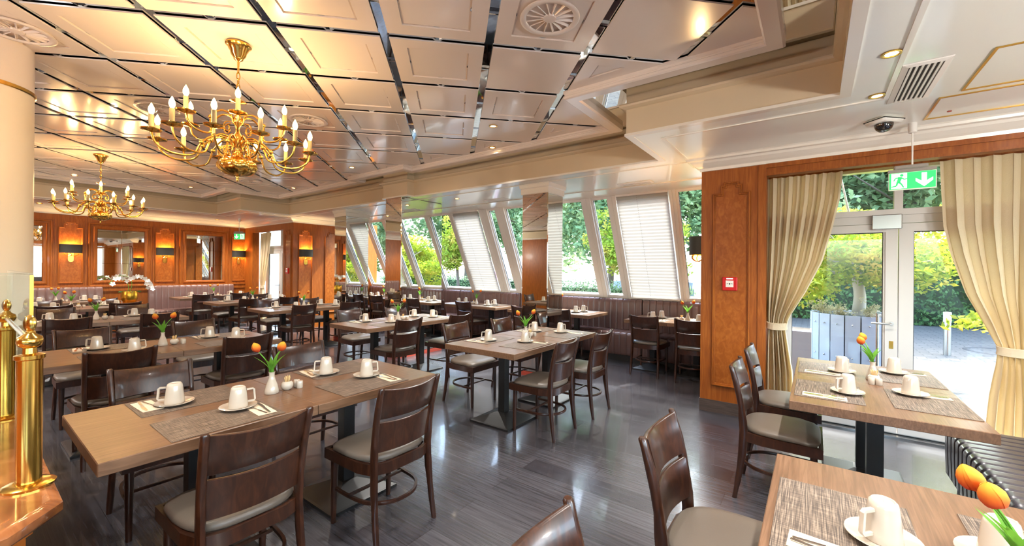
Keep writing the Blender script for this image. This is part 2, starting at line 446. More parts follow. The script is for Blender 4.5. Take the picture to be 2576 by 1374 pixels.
# gridded ceiling panels at 45 degrees to the walls
pm = MB(); pitch = .4951; g = .030
h = pitch - g*1.41421
for m_ in range(-24, 8):
    for n_ in range(-14, 6):
        if (m_+n_) % 2 == 0: continue
        cx, cy = -1.343+pitch*m_, 2.651+pitch*n_
        sq = [(cx-h, cy), (cx, cy-h), (cx+h, cy), (cx, cy+h)]
        pieces = []
        if cx-h > -9.33 and cx+h < -1.79: pieces = [cliprect(sq, -9.33, -1.79, -3.2, 4.06)]
        elif cy+h <= 3.10: pieces = [cliprect(sq, -10.63, -.28, -3.2, 3.10)]
        else: pieces = [cliprect(sq, -10.63, -.28, -3.2, 3.10), cliprect(sq, -9.33, -1.79, 3.10, 4.06)]
        for pc in pieces:
            if len(pc) < 3 or abs(area(pc)) < .004: continue
            if area(pc) < 0: pc = pc[::-1]
            k = len(pc)
            pc = [p for i, p in enumerate(pc) if math.hypot(p[0]-pc[i-1][0], p[1]-pc[i-1][1]) > 1e-4]
            k = len(pc)
            vo = [(x, y, ZC) for x, y in pc]; vt = [(x, y, ZC+.010) for x, y in pc]
            pm.add(vt+vo, [(i, (i+1) % k, (i+1) % k+k, i+k) for i in range(k)])
            inn = inset(pc, .105)
            if inn and len(inn) >= 3 and abs(area(inn)) > .006:
                kk = len(inn)
                if kk == k:
                    # ring matched corner by corner, starting at the nearest corner
                    s0 = min(range(k), key=lambda j: math.hypot(inn[j][0]-pc[0][0], inn[j][1]-pc[0][1]))
                    inn = inn[s0:]+inn[:s0]
                    in2 = inset(inn, .012) or inn
                    if len(in2) == k:
                        s1 = min(range(k), key=lambda j: math.hypot(in2[j][0]-inn[0][0], in2[j][1]-inn[0][1])); in2 = in2[s1:]+in2[:s1]
                    else: in2 = inn
                    vi = [(x, y, ZC) for x, y in inn]; vj = [(x, y, ZC+.013) for x, y in inn]; vk = [(x, y, ZC+.006) for x, y in in2]
                    pm.add(vo+vi, [(i, (i+1) % k, (i+1) % k+k, i+k) for i in range(k)])
                    pm.add(vi+vj, [(i, (i+1) % k, (i+1) % k+k, i+k) for i in range(k)])
                    pm.add(vj+vk, [(i, (i+1) % k, (i+1) % k+k, i+k) for i in range(k)])
                    pm.add(vk, [tuple(range(k))])
                    continue
            pm.add(vo, [tuple(range(k))])
me = pm.mesh('ceiling', pink)
o = bpy.data.objects.new('ceiling', me); COL.objects.link(o); struct(o)
ms_ = MB()
for sgn in (1, -1):
    for k in range(-34, 30):
        # lattice lines x*sgn + y = const
        c_ = (-1.343*sgn+2.651)+pitch*(2*k+1)
        pl_ = [(-12, c_+12*sgn, ), (1.5, c_-1.5*sgn)]
        d_ = Vector((1, -sgn)).normalized(); n2_ = Vector((-d_.y, d_.x))
        # clip the line to the opening's bounding box
        ts = sorted([(-10.8 if True else 0), -.15]); xa, xb = ts
        ya, yb = c_-xa*sgn, c_-xb*sgn
        def xat(y): return (c_-y)*sgn
        lo_, hi_ = -3.35, 4.2
        x1_, x2_ = sorted((xat(lo_), xat(hi_))); xa = max(xa, x1_); xb = min(xb, x2_)
        if xb-xa < .1: continue
        A_ = Vector((xa, c_-xa*sgn)); B_ = Vector((xb, c_-xb*sgn))
        rows_ = [(-.034, ZC+.016), (-.012, ZC+.009), (.012, ZC+.009), (.034, ZC+.016)]
        vs_ = [(P_.x+n2_.x*o_, P_.y+n2_.y*o_, z_) for P_ in (A_, B_) for o_, z_ in rows_]
        ms_.add(vs_, [(j, j+1, j+5, j+4) for j in range(3)])
me = ms_.mesh('ceiling', mirrorstrip); o = bpy.data.objects.new('ceiling', me); COL.objects.link(o); struct(o)
struct(MB().box(-10.9, 0, -3.4, 4.4, ZC+.017, ZC+.04).build('ceiling', mirrorstrip))
# ledge moulding round the grid and the mirrored cove behind it
lp = [(0, 2.99), (-.012, 2.982), (-.10, 2.982), (-.115, 2.995), (-.115, 3.05), (-.10, 3.06), (.0, 3.06), (0, 3.03), (-.008, 3.025), (-.008, 3.015), (0, 3.01)]
struct(MB().sweep(OPEN, lp).build('trim_1', pink))
struct(MB().sweep(OPEN, [(-.10, 3.045), (-.62, 3.045), (-.62, 3.055), (-.10, 3.055)]).build('ceiling', mirror))
bpf = [(0, 2.705), (0, 2.925), (.02, 2.93), (.045, 2.94), (.052, 2.955), (.045, 2.968), (0, 2.972), (0, 3.05), (-.06, 3.05), (-.06, 2.705)]
struct(MB().sweep(BEAM, bpf).build('wall_beam', creamw))
struct(MB().sweep(BEAM, [(.012, 2.69), (.012, 2.712), (-.05, 2.712), (-.05, 2.69)]).build('trim_2', cream))
struct(MB().sweep(BEAM, [(-.235, 2.692), (-.235, 2.71), (-.262, 2.71), (-.262, 2.692)]).build('trim_3', cream))
sf = MB()
for r_ in ((.16, 4.3, -4.1, 4.95), (-1.35, .16, 3.51, 4.95), (-9.77, -1.35, 4.49, 6.22), (-1.35, -.9, 4.95, 6.22), (-13.1, -11.07, -4.1, 6.22), (-11.07, -9.77, 3.52, 6.22), (-11.07, .16, -4.1, -3.62)):
    sf.box(*r_, 2.70, 2.74)
struct(sf.build('ceiling', whitesoffit))
struct(MB().box(-9.9, -.95, 5.62, 6.3, 2.688, 2.70).build('trim_4', cream))
struct(MB().box(-13.4, 4.5, -4.3, 6.4, 3.10, 3.25).build('ceiling', cream))
struct(MB().box(-.95, 4.5, 5.1, 6.9, 2.78, 2.95).build('added_sun_canopy', cream))  # unseen overhang added to keep direct sun off the floor by the doors

WX = -13.0      # mirror wall
DY = 4.73       # door wall
# door wall side: pier, header, lintel, wall parts
PANEL = lambda u0, u1, z0, z1, st=.075, sh=.11: [(u0, z0), (u1, z0), (u1, z1-sh), (u1-st, z1-sh), (u1-st, z1-.03), (u1-st-.03, z1-.03), (u1-st-.03, z1), (u0+st+.03, z1), (u0+st+.03, z1-.03), (u0+st, z1-.03), (u0+st, z1-sh), (u0, z1-sh)]
MOLD = [(0, 0), (0, .016), (.006, .024), (.013, .024), (.018, .012), (.026, .012), (.030, .004), (.034, 0)]
def panel(parent, M, u0, u1, z0, z1, st=.075, sh=.11, name='panel_moulding'):
    out = PANEL(u0, u1, z0, z1, st, sh)
    MB().sweep(out, MOLD, True, M).build(name, wood, parent)
    ins = [(x, y) for x, y in PANEL(u0+.03, u1-.03, z0+.03, z1-.03, st, sh)]
    b = MB(); n_ = len(ins)
    MB().prism(ins, .0005, .003, M).build('burl_panel', burl, parent)
pier = struct(MB().box(-1.0, -.40, DY, 5.12, .13, 2.60).build('wall_pier', wood))
panel(pier, wallM((-.70, DY, 0), (1, 0, 0)), -.185, .165, .29, 2.43)
MB().box(-1.006, -.394, DY-.006, 5.126, 0, .13).build('baseboard', baseb, pier)
MB().box(-.465, -.395, DY-.012, DY+.02, .13, 2.57).build('pilaster_strip', wood, pier)
struct(MB().box(-1.0, -.9, 5.12, 7.1, 0, 2.72).build('wall_alcove_right', wood))
hd = MB().box(-.40, 4.3, DY, DY+.10, 2.455, 2.60).box(-.40, 4.3, DY-.015, DY, 2.53, 2.575).box(-.40, 4.3, DY-.008, DY, 2.455, 2.475)
struct(hd.build('trim_5', wood))
struct(MB().box(-.40, 4.3, 5.0, 5.14, 2.47, 2.74).build('wall_door_lintel', wood))
struct(MB().box(1.66, 4.3, 5.0, 5.14, 0, 2.5).build('wall_door_right', wood))
# cornices
COR = [(0, 2.57), (.015, 2.572), (.02, 2.60), (.045, 2.615), (.085, 2.645), (.10, 2.665), (.13, 2.67), (.135, 2.69), (.15, 2.70), (0, 2.70)]
struct(MB().sweep([(4.3, DY), (-1.0, DY), (-1.0, 4.90)][::-1], [(-a, b_) for a, b_ in COR], False).build('trim_6', cream))
# left end of the room
struct(MB().box(WX-.15, WX, -4.1, 4.80, 0, 2.72).build('wall_left', wood))
struct(MB().sweep([(WX, -4.0), (WX, 4.78), (-10.2, 4.78), (-10.2, 6.1)], [(-a, b_+.02) for a, b_ in COR], False).build('trim_7', cream))
struct(MB().box(WX-.15, -12.5, 4.78, 4.95, 0, 2.72).build('wall_left_return', wood))
fp = struct(MB().box(-10.72, -10.2, 4.78, 5.2, 0, 2.72).build('wall_left_pier', wood))
panel(fp, wallM((-10.46, 4.78, 0), (1, 0, 0)), -.17, .17, .35, 2.42)
fh = struct(MB().box(-12.5, -10.72, 4.78, 4.88, 2.44, 2.72).build('trim_8', wood))
# alcove end wall, faces +X
aw = struct(MB().box(-10.32, -10.2, 5.2, 7.1, 0, 2.72).build('wall_alcove_left', wood))
panel(fp, wallM((-10.2, 5.07, 0), (0, 1, 0)), -.17, .17, .35, 2.42)
panel(aw, wallM((-10.2, 5.75, 0), (0, 1, 0)), -.19, .19, .35, 2.42)
# walls behind the camera
struct(MB().box(-13.1, .2, -4.3, -4.0, 0, 2.72).box(.2, 4.4, -4.3, -4.0, 0, .35).box(.2, 4.4, -4.3, -4.0, 2.45, 2.72).box(3.8, 4.4, -4.3, -4.0, .35, 2.45).build('wall_back', wood))
for k in range(2):  # windows added behind the camera, unseen, to let in more sky light
    x0 = .2+1.8*k
    w = bpy.data.objects.new('window_%d' % (k+18), None); COL.objects.link(w); struct(w); w.location = (x0, -4.1, .35)
    MB().box(0, .07, -.05, .05, 0, 2.1).box(1.73, 1.80, -.05, .05, 0, 2.1).box(.07, 1.73, -.05, .05, 0, .07).box(.07, 1.73, -.05, .05, 2.03, 2.1).build('window_frame', frame, w)
    MB().box(.07, 1.73, .0, .005, .07, 2.03).build('pane', glass, w)
struct(MB().box(4.2, 4.4, -4.1, 5.1, 0, .35).box(4.2, 4.4, -4.1, 5.1, 2.45, 2.72).box(4.2, 4.4, -4.1, -3.6, .35, 2.45).box(4.2, 4.4, 4.6, 5.1, .35, 2.45).build('wall_right', wood))
for k in range(4):  # unseen glazing added along the right wall as extra daylight for the room
    y0 = -3.6+2.05*k
    w = bpy.data.objects.new('window_%d' % (k+14), None); COL.objects.link(w); struct(w); w.location = (4.25, y0, .35)
    MB().box(-.03, .05, 0, .07, 0, 2.1).box(-.03, .05, 1.98, 2.05, 0, 2.1).box(-.03, .05, .07, 1.98, 0, .07).box(-.03, .05, .07, 1.98, 2.03, 2.1).build('window_frame', frame, w)
    MB().box(.0, .005, .07, 1.98, .07, 2.03).build('pane', glass, w)
# sloped glazing of the alcove
YT, ZT, YB, ZB = 6.16, 2.71, 6.95, 1.0
def gl(z): return YT + (ZT-z)*(YB-YT)/(ZT-ZB)
sill = struct(MB().box(-10.3, -.95, 6.97, 7.12, 0, .98).box(-10.3, -.95, 6.955, 7.12, .96, 1.0).build('wall_window', cream))
struct(MB().box(-10.3, -.95, 6.14, 6.34, 2.70, 2.85).build('wall_window_head', cream))
sl = Vector((0, YB-YT, ZB-ZT)); L_ = sl.length; sn = sl.normalized(); nr = Vector((1, 0, 0)).cross(sn)
def slopeM(x0):
    # local x along +X, local y down the slope, local z towards the outside
    return Matrix(((1, 0, 0, x0), (0, sn.y, -sn.z, YT), (0, sn.z, sn.y, ZT), (0, 0, 0, 1)))
posts = [(-1.02, .06), (-1.71, .09), (-2.65, .13), (-3.105, .15), (-4.15, .12), (-4.96, .21), (-5.385, .21), (-6.28, .12), (-7.25, .16), (-7.66, .16), (-8.6, .14), (-9.3, .16), (-10.17, .06)]
for i in range(len(posts)-1):
    xr, wr = posts[i]; xl, wl_ = posts[i+1]
    x0, x1 = xl+wl_/2, xr-wr/2
    w = bpy.data.objects.new('window_%d' % (i+1), None); COL.objects.link(w); struct(w); w.location = (x0, YT, ZT)
    M = slopeM(x0); M.translation = Vector((0, 0, 0)); ww = x1-x0
    fr = MB()
    fr.box(-wl_/2+.002, 0, -.02, L_, -.03, .07, M).box(ww, ww+wr/2-.002, -.02, L_, -.03, .07, M)
    fr.box(0, ww, -.02, .06, -.01, .06, M).box(0, ww, L_-.07, L_, -.01, .06, M)
    fr.box(0, .035, .06, L_-.07, 0, .05, M).box(ww-.035, ww, .06, L_-.07, 0, .05, M)
    fr.build('window_frame', frame, w)
    MB().box(.03, ww-.03, .05, L_-.06, .028, .032, M).build('pane', glass, w)
    MB().box(.035, .041, .06, L_-.07, .012, .03, M).box(ww-.041, ww-.035, .06, L_-.07, .012, .03, M).build('seal', sealm, w)
# pleated blinds
def blind(x0, x1, label, L0=0.02):
    M = slopeM(x0); M.translation = Vector((0, 0, 0)); ww = x1-x0
    t = thing('pleated_blind', label, 'blind', (x0, YT, ZT), 0, 'pleated window blinds')
    n_ = 66; rows = []
    for i in range(n_+1):
        y = L0+(L_-.05-L0)*i/n_; z = -.045+(.012 if i % 2 else 0)
        rows.append((y, z))
    vs = [(0, y, z) for y, z in rows]+[(ww, y, z) for y, z in rows]
    MB().add(vs, [(i, i+1, i+1+n_+1, i+n_+1) for i in range(n_)], M).build('fabric', blindm, t)
    MB().box(0, ww, -.01, .03, -.055, -.02, M).build('top_rail', frame, t); MB().box(0, ww, L_-.06, L_-.035, -.055, -.02, M).build('bottom_rail', frame, t)
    b = MB()
    for i in range(60): b.lathe([(.001, -.006), (.006, 0), (.001, .006)], 5, M @ Matrix.Translation((ww*.42, .04+i*(L_-.1)/60, -.06)), caps=False)
    b.build('bead_chain', plast, t)
blind(-2.57, -1.77, 'wide white pleated blind on the slanted window nearest the wood pier')
blind(-6.21, -5.50, 'white pleated blind on the slanted window between the two mirrored columns')
blind(-8.50, -7.76, 'white pleated blind on a slanted window behind the second mirrored column')
# ------------------------------------------------------------------ mirror wall on the left
def wallpt(u, z): return (u, z)
MW = lambda y0: wallM((WX, y0, 0), (0, 1, 0))
struct(MB().box(WX, WX+.03, -3.9, 4.78, .93, 1.05).box(WX, WX+.05, -3.9, 4.78, 1.03, 1.06).box(WX, WX+.02, -3.9, 4.78, 0, .12).build('trim_9', wood))
mw_panels = bpy.data.objects['wall_left']
def wallmirror(y0, y1, z0, z1, cols, rows, label):
    t = thing('wall_mirror', label, 'mirror', (WX, (y0+y1)/2, 0), 0, 'wood framed wall mirrors')
    M = wallM((0, 0, 0), (0, 1, 0)); a = (y1-y0)/2
    MB().sweep([(-a, z0), (a, z0), (a, z1), (-a, z1)], [(0, .0), (0, .018), (-.01, .028), (-.045, .034), (-.06, .028), (-.07, .012), (-.10, .012), (-.115, .03), (-.13, .03), (-.14, 0)], True, M).build('frame', wood, t)
    g_ = MB()
    cw = (y1-y0)/cols; rh = (z1-z0)/rows
    for i in range(cols):
        for j in range(rows):
            g_.bbox(-a+i*cw+.001, -a+(i+1)*cw-.001, z0+j*rh+.001, z0+(j+1)*rh-.001, .002, .010, .004, M)
    g_.build('glass', mirror, t)
K = 13.0/12.8
def yk(y): return y*K
wallmirror(1.87, 2.66, 1.175, 2.32, 2, 3, 'tiled wall mirror in a wood frame above the white orchid')
wallmirror(3.46, 4.24, 1.15, 2.32, 2, 3, 'tiled wall mirror in a wood frame right of the orchid, reflecting the slanted windows')
wallmirror(.28, 1.07, 1.175, 2.32, 2, 3, 'tiled wall mirror in a wood frame partly hidden by the white round column')
for y in (-3.2, -1.9): pass
for uc, hw in ((1.473, .185), (3.04, .185), (4.63, .17), (-.1, .185), (-1.7, .185)):
    panel(mw_panels, wallM((WX, uc, 0), (0, 1, 0)), -hw, hw, 1.12, 2.44)
for yb in (1.25, 1.70, 2.83, 3.26, 4.42):
    MB().box(-.012, .012, 1.06, 2.56, 0, .012, wallM((WX, yb, 0), (0, 1, 0))).build('panel_strip', wood, mw_panels)

# ------------------------------------------------------------------ wall lamps
def light(name, loc, e, color, parent, r=.02, kind='POINT'):
    d = bpy.data.lights.new(name, kind); d.energy = e; d.color = color; d.shadow_soft_size = r
    o = bpy.data.objects.new(name, d); COL.objects.link(o); o.parent = parent; o.location = loc; return o
def sconce(loc, rz, label):
    # local: wall plane is y = 0, lamp stands out towards -y
    t = thing('wall_lamp', label, 'wall lamp', loc, rz, 'wall lamps with dark shades')
    sh = MB(); n_ = 18
    def ring(r, z): return [(.17*math.cos(PI+PI*k/n_)*r, .11*math.sin(PI+PI*k/n_)*r, z) for k in range(n_+1)]
    o1, o2 = ring(1, .0), ring(1, .185)
    i1, i2 = ring(.975, .0), ring(.975, .185)
    sh.loft([i1, o1, o2, i2], False, False); sh.build('lamp_shade', shadeo, t, 40)
    li = MB().loft([ring(.97, .001), ring(.97, .184)], False, False); li.build('shade_lining', shadei, t, 40)
    bp_ = MB(); pts = []
    for k in range(9): a = PI*k/8; pts.append((.042*math.cos(a), .0+.042*math.sin(a)))
    for k in range(9): a = PI+PI*k/8; pts.append((.042*math.cos(a), -.15+.042*math.sin(a)))
    M = Matrix(((1, 0, 0, 0), (0, 0, -1, 0), (0, 1, 0, 0), (0, 0, 0, 1)))
    bp_.prism(pts, 0, .012, M)
    for x in (-.016, 0, .016): bp_.box(x-.004, x+.004, -.15, -.05, .012, .018, M)
    bp_.build('back_plate', brass, t)
    for s in (-1, 0, 1):
        MB().tube(smoothpath([(0, -.012, -.03), (s*.05, -.05, -.065), (s*.10, -.075 if s else -.085, -.03), (s*.10, -.06 if s else -.07, .03)]), .005, 6).lathe([(.004, .02), (.014, .028), (.011, .04), (.010, .06)], 8, None, (s*.10, -.06 if s else -.07, 0)).build('arm', brass, t, 40)
        MB().lathe([(.004, .06), (.012, .072), (.012, .09), (.003, .11)], 8, None, (s*.10, -.06 if s else -.07, 0)).build('bulb', bulb, t, 60)
    light('lamp_glow', (0, -.045, .12), 10, (1, .66, .30), t, .03)
    return t
s0 = sconce((WX, 1.473, 1.775), PI/2, 'dark shaded brass wall lamp left of the large wall mirror above the orchid')
s0.location = (WX+.001, 1.473, 1.775)
dup(s0, (WX+.001, 3.04, 1.775), PI/2, 'dark shaded brass wall lamp between the two wall mirrors')
dup(s0, (WX+.001, 4.63, 1.775), PI/2, 'dark shaded brass wall lamp in the far corner beside the distant exit sign')
dup(s0, (-10.199, 5.075, 1.765), PI/2, 'dark shaded brass wall lamp on the pale wood pier left of the mirrored columns')
sR = dup(s0, (-1.001, 4.93, 1.68), -PI/2, 'dark shaded brass wall lamp half hidden behind the big wood pier')
sR.scale = (1.1, 1.5, 1.1)

# ------------------------------------------------------------------ mirrored columns
def column(x0, x1, y0, y1, zt, label, cap):
    cx, cy = (x0+x1)/2, (y0+y1)/2; a, b_ = (x1-x0)/2, (y1-y0)/2
    t = thing('mirrored_column', label, 'column', (cx, cy, 0), 0, 'mirrored square columns')
    MB().bbox(-a, a, -b_, b_, .06, zt, .008).build('mirror_facing', mirror, t)
    MB().box(-a-.005, a+.005, -b_-.005, b_+.005, 0, .06).build('plinth', redstrip, t)
    if cap:
        MB().sweep([(a, -b_), (a, b_), (-a, b_), (-a, -b_)], [(0, 2.56), (-.015, 2.565), (-.015, 2.64), (-.03, 2.65), (-.035, 2.70), (.02, 2.70), (.02, 2.56)]).build('capital', cream, t)
    return t
column(-3.40, -2.97, 4.75, 5.16, 2.60, 'square mirrored column nearest the wood pier with a cream capital', True)
column(-6.03, -5.60, 4.36, 5.28, 2.70, 'wide mirrored column under the boxed beam end in the middle of the room', False)
column(-8.20, -7.77, 4.68, 5.20, 2.60, 'farthest mirrored column, beside the pale wood pier wall', True)

# round white column at the left
t = thing('round_column', 'round white column with a brass ring at the left edge', 'column', (-4.70, .07, 0))
MB().lathe([(.275, 0), (.275, 2.72)], 48).build('shaft', mat('ivory_column', (236, 226, 208), .35), t, 50)
MB().lathe([(.277, 2.72), (.285, 2.725), (.285, 2.745), (.277, 2.75)], 48, caps=False).build('brass_ring', brass, t, 50)
MB().lathe([(.275, 2.75), (.275, 3.07)], 48).build('collar', pink, t, 50)

# ------------------------------------------------------------------ chandeliers
def chandelier():
    t = thing('chandelier', 'large brass chandelier with eighteen lit candle bulbs in the foreground', 'chandelier', (-3.265, 1.151, ZC-.001), 0, 'brass chandeliers')
    Z = lambda z: z-ZC
    MB().lathe([(.005, Z(3.05)), (.075, Z(3.05)), (.078, Z(3.04)), (.062, Z(3.025)), (.058, Z(3.01)), (.05, Z(3.0)), (.045, Z(2.975)), (.03, Z(2.955)), (.028, Z(2.945)), (.008, Z(2.93)), (.006, Z(2.885))], 24).build('ceiling_rose', brass, t, 40)
    ch = MB()
    for i in range(5):
        zc = Z(2.87-.04*i); pts = []
        for k in range(13):
            a = 2*PI*k/12; pts.append((.010*math.cos(a), 0, zc+.026*math.sin(a)))
        if i % 2: pts = [(p[1], p[0], p[2]) for p in pts]
        ch.tube(pts, .0035, 5, caps=False)
    ch.build('chain', brass, t, 60)
    MB().lathe([(.002, 2.70-ZC), (.01, 2.69-ZC), (.006, 2.67-ZC), (.045, 2.655-ZC), (.05, 2.65-ZC), (.012, 2.64-ZC), (.016, 2.60-ZC), (.010, 2.58-ZC), (.02, 2.55-ZC), (.032, 2.53-ZC), (.03, 2.50-ZC), (.014, 2.48-ZC), (.012, 2.44-ZC), (.028, 2.41-ZC), (.034, 2.38-ZC), (.03, 2.35-ZC), (.014, 2.33-ZC), (.016, 2.28-ZC), (.03, 2.265-ZC)], 20).build('stem', brass, t, 50)
    gb = MB(); seg = 72; rings = []
    for i in range(15):
        a = -PI/2+PI*i/14; r = .114*math.cos(a)+.004; z = Z(2.20)+.066*math.sin(a)
        rings.append([((r+.005*math.sin(9*(2*PI*k/seg)+a*2.2))*math.cos(2*PI*k/seg), (r+.005*math.sin(9*(2*PI*k/seg)+a*2.2))*math.sin(2*PI*k/seg), z) for k in range(seg)])
    gb.loft(rings); gb.build('globe', brass, t, 70)
    MB().lathe([(.003, Z(2.14)), (.012, Z(2.135)), (.007, Z(2.12)), (.010, Z(2.11)), (.003, Z(2.095))], 12).build('finial', brass, t, 50)
    def tier(n_, R, zc, zs, off, s):
        for k in range(n_):
            a = off+2*PI*k/n_; M = Matrix.Rotation(a, 4, 'Z')
            arm = MB()
            P = [(.03, 0, Z(zs)), (.07*s, 0, Z(zs+.05)), (.13*s+.02, 0, Z(zs+.055)), (.20*s+.03, 0, Z(zs-.01)), (R*.55, 0, Z(zc-.12*s)), (R*.78, 0, Z(zc-.135*s)), (R*.95, 0, Z(zc-.085*s)), (R, 0, Z(zc-.01))]
            arm.tube(smoothpath(P, 5), .0065, 7, M)
            arm.lathe([(.006, -.012), (.013, -.008), (.015, 0), (.013, .008), (.006, .012)], 8, M @ Matrix.Translation(P[3]) @ Matrix.Rotation(2.4, 4, 'Y'), caps=False)
            C_ = [(.05*s+.01, 0, Z(zs+.0)), (.11*s, 0, Z(zs-.01)), (.13*s, 0, Z(zs-.045)), (.10*s, 0, Z(zs-.07)), (.075*s, 0, Z(zs-.05)), (.09*s, 0, Z(zs-.03))]
            arm.tube(smoothpath(C_, 4), .0045, 6, M)
            arm.build('arm', brass, t, 60)
            MB().lathe([(.006, Z(zc-.012)), (.012, Z(zc-.008)), (.05, Z(zc+.0)), (.053, Z(zc+.007)), (.02, Z(zc+.002)), (.015, Z(zc+.008)), (.018, Z(zc+.02))], 16, M @ Matrix.Translation((R, 0, 0))).build('drip_pan', brass, t, 50)
            cd = MB().lathe([(.0135, Z(zc+.015)), (.0135, Z(zc+.095)), (.009, Z(zc+.097))], 12, M @ Matrix.Translation((R, 0, 0))).build('candle', candle, t, 40)
            MB().lathe([(.006, Z(zc+.095)), (.013, Z(zc+.108)), (.0165, Z(zc+.122)), (.014, Z(zc+.140)), (.006, Z(zc+.158)), (.001, Z(zc+.168))], 12, M @ Matrix.Translation((R, 0, 0))).build('bulb', bulb, cd, 60)
            if (k % 2 == 0): light('candle_light', (M @ Vector((R, 0, Z(zc+.13))))[:], 3.4, (1, .62, .27), t, .03)
    tier(12, .45, 2.335, 2.33, -.339+.262, .86)
    tier(6, .31, 2.475, 2.50, -.339, .70)
    return t
ch1 = chandelier()
ch2 = dup(ch1, (-8.096, 1.194, ZC-.001), .2, 'farther brass chandelier with lit candle bulbs in front of the mirror wall')

opal = mat('added_opal_glow', (255, 250, 240), .3, emit=(255, 240, 215), estr=3)  # glowing shell of the added fill globes
# ------------------------------------------------------------------ ceiling fittings
def swirl(x, y, label, first=[None]):
    if first[0]: return dup(first[0], (x, y, ZC-.001), .3, label)
    t = thing('air_diffuser', label, 'ceiling vent', (x, y, ZC-.001), 0, 'round swirl diffusers in the ceiling')
    MB().lathe([(.145, 0), (.18, -.002), (.184, -.010), (.178, -.014), (.150, -.012), (.145, -.006)], 40, caps=False).build('rim', pink, t, 50)
    MB().lathe([(.0, .008), (.146, .008)], 32, caps=False).build('duct', darkint, t)
    bl = MB()
    for k in range(16):
        bl.box(.035, .148, -.002, .002, -.012, .004, Matrix.Rotation(2*PI*k/16, 4, 'Z') @ Matrix.Rotation(.6, 4, 'X'))
    bl.build('vanes', pink, t)
    MB().lathe([(.001, -.014), (.006, -.014), (.038, -.012), (.042, -.004), (.04, .004)], 20).build('hub', pink, t, 40)
    first[0] = t; return t
swirl(-1.33, 2.13, 'round swirl diffuser at the top centre of the gridded ceiling')
swirl(-4.32, 2.167, 'round swirl diffuser right of the foreground chandelier')
swirl(-4.277, .232, 'round swirl diffuser at the upper left above the white column')
swirl(-5.23, 1.169, 'round swirl diffuser just left of the foreground chandelier')
swirl(-8.2, 3.1, 'small distant round diffuser between the two chandeliers')
def downlight(x, y, z, label, e=34, first={}):
    k = 'a'
    if k in first: t = dup(first[k], (x, y, z-.001), 0, label)
    else:
        t = thing('downlight', label, 'downlight', (x, y, z-.001), 0, 'recessed brass downlights')
        MB().lathe([(.030, .0), (.046, .0), (.047, -.006), (.040, -.008), (.031, -.005)], 24, caps=False).build('ring', brass, t, 50)
        MB().lathe([(.0, -.002), (.031, -.002)], 20, caps=False).build('lens', spotglow, t)
        first[k] = t
    d = bpy.data.lights.new('spot_light', 'SPOT'); d.energy = e; d.color = (1, .96, .90); d.spot_size = 2.1; d.spot_blend = .8; d.shadow_soft_size = .03
    o = bpy.data.objects.new('spot_light', d); COL.objects.link(o); o.parent = t; o.location = (0, 0, -.012)
    return t
downlight(.333, 2.99, ZS, 'larger lit downlight beside the slotted ceiling vent at the upper right')
downlight(.335, 3.65, ZS, 'lit downlight above the security camera')
downlight(-2.83, 3.40, ZC, 'tiny downlight in the gridded ceiling nearest the beam corner')
downlight(-3.335, 3.99, ZC, 'tiny downlight touching the ceiling edge above the middle of the beam')
downlight(-5.785, 3.57, ZC, 'tiny downlight in the ceiling left of the boxed beam end')
downlight(-8.23, 3.85, ZC, 'tiny downlight in the ceiling panel below the foreground chandelier globe')
downlight(-9.87, 2.69, ZC, 'tiny downlight in the ceiling left of the far beam corner')
downlight(-12.3, 3.90, ZS, 'downlight in the cream soffit before the mirror wall, second from the corner')
downlight(-11.9, 4.25, ZS, 'downlight in the cream soffit nearest the distant exit sign')
downlight(-12.1, .956, ZS, 'downlight in the cream soffit beside the round white column')
downlight(-4.95, 5.0, ZS, 'downlight in the white alcove ceiling between the two mirrored columns')
for (x, y) in ((.33, -.5), (.33, 1.3), (2.2, 3.0), (2.2, 1.2), (2.2, -.6), (3.3, 2.2), (-12.2, -1.2), (-12.2, 2.4)):
    downlight(x, y, ZS, 'downlight in the low white ceiling outside the picture', 34)
for (x, y) in ((-.9, -.6), (-.9, 1.6), (-2.3, -.6), (-4.3, -1.6), (-6.3, -.6), (-6.3, 2.65), (-10.3, 1.2), (-8.3, -.7), (-2.4, -2.4), (-6.2, -2.4), (-.9, -2.4), (-10.2, -1.4)):
    downlight(x, y, ZC, 'downlight in the gridded ceiling outside the picture', 34)
for (x, y) in ((2.5, 2.4), (2.5, -.4), (-3.4, -2.2), (-10.4, -2.4)):  # fill lamps added out of view to raise the room's brightness
    t = thing('added_fill_globe', 'added opal globe fill lamp brightening the room from outside the picture', 'added fill lamp', (x, y, ZS-.01 if x > 0 else ZC-.01), 0, 'added opal fill globes')
    MB().lathe([(.004, 0), (.05, 0), (.05, -.02), (.006, -.03), (.004, -.55)], 16).build('rod', brass, t, 40)
    MB().lathe([(.001, -.55), (.08, -.57), (.14, -.64), (.15, -.70), (.13, -.78), (.07, -.84), (.001, -.855)], 24).build('globe', opal, t, 60)
    light('added_fill_light', (0, 0, -.93), 60, (1, .97, .92), t, .15)
